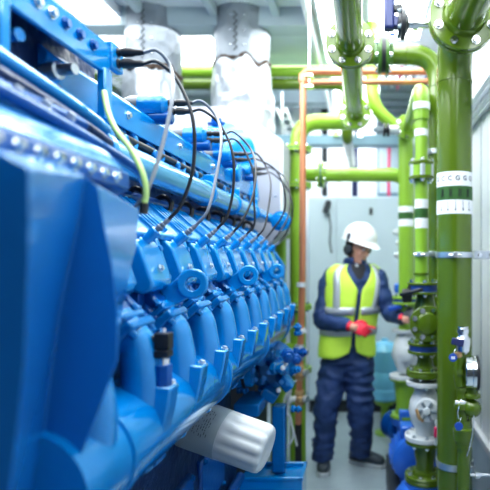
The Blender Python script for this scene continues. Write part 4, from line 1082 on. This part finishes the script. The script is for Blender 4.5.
    for u, k in ((.06, 1.02), (.03, 1.06), (-.005, 1.06), (-.04, 1.03), (-.07, .98)):
        g.append([Hh(-.006 + .098*k*math.cos(t), .076*k*math.sin(t), u) for t in [math.radians(82 + 196*j/20) for j in range(21)]])
    hr.grid(g, cap=False, closed=False)
    h = hr.build('hair', HAIR, W); so = h.modifiers.new('solid', 'SOLIDIFY'); so.thickness = .01
    # ---- trousers
    m = M(); torso(m, .80, 1.02, -.006)
    cr = A(347.5, 371, 0)
    for h, k, a, o, kw in ((hipR, knR, anR, V(-.012,0,0), .088), (hipL, knL, anL, V(.010,0,0), .092)):
        limb(m, [h + V(0,0,.07), h, (h+k)/2 + o*.4, k, (k+a)/2, a, a - V(0,.0,.035)], [.10, .108, .1, kw, .078, .072, .078], 22)
    m.ball(cr + V(0,0,.04), .09, (1,.95,.8))
    t = m.build('trousers', NAVY, W); bake(t, .010, 5); folds(t, .019, (6, 6, 15), 26, 3)
    for p in t.data.polygons: p.use_smooth = True
    # ---- jacket with sleeves
    m = M(); torso(m, .95, 1.51, 0)
    limb(m, [shR + V(.05,0,.03), shR + V(-.005,0,-.0), (shR+elR)/2, elR + V(-.006,0,0), (elR+wrR)/2, wrR], [.06, .075, .068, .063, .055, .046])
    limb(m, [shL + V(-.05,0,.03), shL, (shL+elL)/2, elL, (elL+wrL)/2, wrL], [.06, .072, .066, .061, .054, .046])
    j = m.build('overall_jacket', NAVY, W); bake(j, .010, 4); folds(j, .013, (8, 8, 14), 28, 8)
    # collar
    g = []
    for z, o in ((1.505, .0), (1.535, .0), (1.553, -.006)):
        g.append([V(wx(355), YB-.01, z) + sd*(.078+o)*math.sin(a) + fd*(.076+o)*math.cos(a) for a in [math.radians(22 + 316*k/24) for k in range(25)]])
    g += [[p + (p - V(wx(355), YB-.01, p.z))*.22 + V(0,0,-.026) for p in g[-1]]]
    c = M().grid(g, cap=False, closed=False).build('collar', NAVY, j, sharp=70); so = c.modifiers.new('solid', 'SOLIDIFY'); so.thickness = .006
    sh = [[S(z, math.radians(a), .009) for a in (-w, -w/2, 0, w/2, w)] for z, w in ((1.51, 24), (1.47, 14), (1.42, 6), (1.40, 2))]
    M().grid(sh, cap=False, closed=False).build('shirt', SHIRT, W)
    M().ball(A(356.5, 266.5, -.085), .018, (.9,.6,1.1)).build('shirt_collar', SHIRTL, W)
    # ---- vest: shell round the torso, open at front and at the arms
    n = 60
    def vest_half(side):
        g = []
        for i in range(27):
            u = i/26; row = []
            for k in range(n//2 + 1):
                w = k/(n/2)                                   # 0 front centre, 1 back centre
                a0 = 3 + 0*u
                zt = 1.502
                hem = .838 + (.045*(1-min(1, w*5))**2)
                z = hem + (zt-hem)*u
                va = a0 + max(0, (z - 1.33))/.17*27 + max(0, .93 - z)/.1*6   # V neck and flare at the hem
                a = math.radians(va + (180-va)*w)
                off = .017 + .010*max(0, (1.0 - z)/.15) + .004*noise.noise(V(a*3, z*9, side*4))
                row.append(S(z, a*side, off))
            g.append(row)
        return g
    v = M()
    for side in (-1, 1): v.grid(vest_half(side), cap=False, closed=False)
    bmesh.ops.remove_doubles(v.b, verts=v.b.verts, dist=.002)
    v.b.verts.ensure_lookup_table()
    # arm holes: cut faces near the shoulder axis
    kill = [f for f in v.b.faces if f.calc_center_median().z < 1.475 and min((f.calc_center_median() - q_).length for q_ in (shR - sd*.045 - V(0,0,.03), shL + sd*.045 - V(0,0,.03))) < .088]
    bmesh.ops.delete(v.b, geom=kill, context='FACES')
    ve = v.build('hivis_vest', HIVIS, W, sharp=80); so = ve.modifiers.new('solid', 'SOLIDIFY'); so.thickness = .005; so.offset = 1
    def tape(pts, name='reflective_tape'):
        o = M().grid(pts, cap=False, closed=False).build(name, REFL, ve, sharp=80); q = o.modifiers.new('solid', 'SOLIDIFY'); q.thickness = .002; q.offset = 1
    for side, zz in ((-1, 1.502), (1, 1.498)):
        tape([[S(z, math.radians(a + d)*side, .0285 + .004*(z < 1.3)) for d in (-8, 0, 8)] for z, a in [(1.19 + (zz-1.19)*i/12, (40 if side < 0 else 33) + (5*i/12)) for i in range(13)]])
    for z0 in (1.15, 1.0):
        for side in (-1, 1):
            tape([[S(z, math.radians(a)*side, .0305) for a in range(4, 181, 8)] for z in (z0, z0+.027, z0+.055)])
    M().grid([[S(z, math.radians(a), .024) for a in (-1, 0, 1)] for z in [.93+.04*i for i in range(10)]], cap=False, closed=False).build('zip', NAVY, ve)
    # ---- helmet
    hc = lambda f, s, u: Hh(f*1.0 - .010, s*1.1, u*1.16 + .060 + .06*f)
    g = []
    for i in range(13):
        ph = math.radians(90*i/12)
        k, zz = math.cos(ph)**.8 if i < 12 else .01, math.sin(ph)
        g.append([hc((.135 if math.cos(t) > 0 else .128)*k*math.cos(t), .108*k*math.sin(t), .103*zz) for t in [2*math.pi*j/40 for j in range(40)]])
    lip = [[hc(((.143 if math.cos(t) > 0 else .134) + .052*max(0, math.cos(t))**2.2)*math.cos(t), .114*math.sin(t), -.012 - .018*max(0, math.cos(t))**2) for t in [2*math.pi*j/40 for j in range(40)]]]
    inner = [[hc(.12*math.cos(t), .098*math.sin(t), -.010) for t in [2*math.pi*j/40 for j in range(40)]]]
    hm = M().grid(inner + lip + g).build('helmet', HELM, W, sharp=50)
    rd = M()
    for s in (-.028, 0, .028): rd.tube([hc(.112*math.cos(math.radians(a)), s*(.4+.6*math.sin(math.radians(a))), .101*math.sin(math.radians(a)) + .001) for a in range(35, 150, 9)], .006, 8)
    rd.build('ridge', HELM, hm)
    # ---- ear defender on the visible (his right) side and the other
    for s in (1, -1):
        e = Hh(-.005, .083*s, -.018)
        c = M().lathe(e, hs*s, [(0,.030),(.004,.036),(.018,.037),(.034,.031),(.04,.018)], 24)
        c.tube([Hh(-.006, .108*s, -.01), Hh(-.008, .122*s, .03), Hh(-.006, .120*s, .062)], .006, 8, 5)
        o = c.build('ear_defender', MUFF, W)
        M().box(Hh(-.006, .118*s, .075), (.02, .026, .05), Matrix((hf, hs, hu)).transposed()).build('helmet_clip', MUFF, o, bev=.005)
    # ---- gloves with five fingers
    def glove(wr, d, pn, th, label, mat_, curl=.5, pinch=False):
        """d: towards fingertips, pn: out of the back of the hand, th: towards the thumb side"""
        d = d.normalized(); th = (th - d*th.dot(d)).normalized(); pn = th.cross(d).normalized() * (1 if th.cross(d).dot(pn) > 0 else -1)
        m = M(); Mt = Matrix((d, th, pn)).transposed()
        g = []
        for t, w_, h_ in ((-.03,.034,.03), (0,.030,.024), (.025,.036,.019), (.055,.043,.018), (.08,.044,.016), (.092,.038,.012)):
            g.append([wr + d*t + th*w_*math.cos(q) + pn*h_*math.sin(q) for q in [2*math.pi*k/18 for k in range(18)]])
        m.grid(g)
        for i, (o, L) in enumerate(((.031,.072), (.0105,.082), (-.0105,.076), (-.031,.060))):
            b = wr + d*.085 + th*o; cu = curl*(1 + .25*i) if not (pinch and i == 0) else curl*.2
            p = [b - d*.02, b]; ang = 0
            for seg in (.42, .33, .25):
                ang += cu; p.append(p[-1] + (d*math.cos(ang) - pn*math.sin(ang) + th*o*.6)*L*seg)
            m.tube(smooth_path(p, 4), lambda t: .0112 - .003*t, 12)
            m.ball(p[-1], .0085)
        b = wr + d*.022 + th*.028
        p = [b - th*.01, b + th*.012 + d*.012, b + th*.026 + d*.038 - pn*.014, b + th*.022 + d*.065 - pn*.030]
        m.tube(smooth_path(p, 4), lambda t: .0145 - .004*t, 12); m.ball(p[-1], .0105)
        o = m.build('glove', mat_, W); o['label'] = label; bake(o, .0035, 2)
        M().lathe(wr - d*.035, d, [(0,.036),(.005,.038),(.03,.036),(.034,.033)], 20).build('glove_cuff', mat_, o)
    glove(wrR + V(.01,0,0), V(.93, -.25, -.22), V(-.1, -.9, .5), V(.2, .3, .9), 'red glove held in front of the vest', GLOVE, .42, True)
    glove(wrL + V(.004,-.01,0), V(.75, -.35, .35), V(0, -.8, .5), V(.0, .3, .9), 'dark palmed red glove at the valve', MUFF, .8)
    M().lathe(wrL - V(.02,.0,.002), (.8,-.3,.1), [(0,.036),(.022,.036),(.024,.03)], 18).build('red_cuff', GLOVE, W)
    # ---- shoes
    def shoe(a, d, label):
        d = V(*d).normalized(); s_ = V(-d.y, d.x, 0); z0 = 0
        base = V(a.x, a.y, 0)
        g = []; so = []
        for t, w_, h_ in ((-.085,.022,.05), (-.075,.036,.085), (-.04,.041,.11), (.0,.042,.12), (.04,.042,.098), (.09,.046,.078), (.14,.049,.066), (.175,.042,.055), (.195,.022,.04)):
            ring = []
            for k in range(18):
                q = 2*math.pi*k/18; c, n_ = math.cos(q), math.sin(q)
                ring.append(base + d*t + s_*w_*math.copysign(abs(c)**.7, c) + V(0,0,.022 + (h_)*.5*(1 + math.copysign(abs(n_)**.8, n_))))
            g.append(ring)
        o = M().grid(g).build('shoe', SHOE, W, sharp=80); o['label'] = label
        outl = []
        for t, w_ in ((-.092,.02), (-.08,.037), (-.03,.043), (.03,.041), (.09,.048), (.15,.051), (.19,.040), (.207,.015)): outl.append((t, w_))
        pts = [base + d*t + s_*w_ for t, w_ in outl] + [base + d*t - s_*w_ for t, w_ in reversed(outl)]
        M().prismv(pts, (0,0,.03)).build('sole', SOLE, o, bev=.004)
        l = M()
        for t in (.035, .055, .075): l.cyl(base + d*t + s_*.022 + V(0,0,.128-.35*(t)), base + d*t - s_*.022 + V(0,0,.128-.35*t), .004, n=8)
        l.build('laces', SHIRTL, o)
    shoe(V(wx(322.5), 3.87, 0), (.10, -1, 0), 'grey work shoe pointing at the camera')
    shoe(V(wx(360), 3.92, 0), (.92, -.42, 0), 'grey work shoe pointing right')
person()
# ================================================================== CAMERA AND LIGHT
cam = bpy.data.cameras.new('camera'); co = bpy.data.objects.new('camera', cam); COL.objects.link(co)
co.location = (0, 0, CH); co.rotation_euler = (math.pi/2, 0, 0)
cam.sensor_width = 36; cam.lens = F / 490 * 36
cam.shift_x = -(VX - 245) / 490; cam.shift_y = (VY - 245) / 490
cam.clip_start = .05
cam.dof.use_dof = True; cam.dof.focus_distance = 1.65; cam.dof.aperture_fstop = 2.1
bpy.context.scene.camera = co
w = bpy.data.worlds.new('world'); bpy.context.scene.world = w; w.use_nodes = True
bg = w.node_tree.nodes['Background']; bg.inputs['Color'].default_value = (.72, .86, 1, 1); bg.inputs['Strength'].default_value = .45
def area(name, loc, rot, sx, sy, power, col=(.93, .97, 1)):
    l = bpy.data.lights.new(name, 'AREA'); l.shape = 'RECTANGLE'; l.size = sx; l.size_y = sy; l.energy = power; l.color = col
    o = bpy.data.objects.new(name, l); COL.objects.link(o); o.location = loc; o.rotation_euler = rot; return o
area('ceiling_lamp', (-.2, 2.6, 3.15), (0, 0, 0), 1.0, 3.0, 44)
area('ceiling_lamp_back', (-.3, 5.0, 3.15), (0, 0, 0), 1.4, 1.4, 34)
area('ceiling_lamp_left', (-1.6, 2.3, 3.15), (0, 0, 0), 1.0, 3.0, 30)
area('ceiling_lamp_near', (.05, .5, 3.1), (0, 0, 0), 1.0, 1.6, 26)
area('fill_over_engine', (-1.25, 1.6, 3.05), (0, math.radians(-48), 0), .5, 2.6, 26)  # added fill tilted to brighten the right wall, pipes and cowl top
area('fill_right_near', (.5, .9, 2.8), (0, math.radians(52), 0), .3, 1.8, 16)  # added fill, no fixture here; lifts the cowl facets and head faces
sc = bpy.context.scene
sc.view_settings.view_transform = 'Standard'; sc.view_settings.look = 'Medium High Contrast'; sc.view_settings.exposure = .15; sc.view_settings.gamma = 1.0
sc.cycles.use_denoising = True
sc.cycles.max_bounces = 8
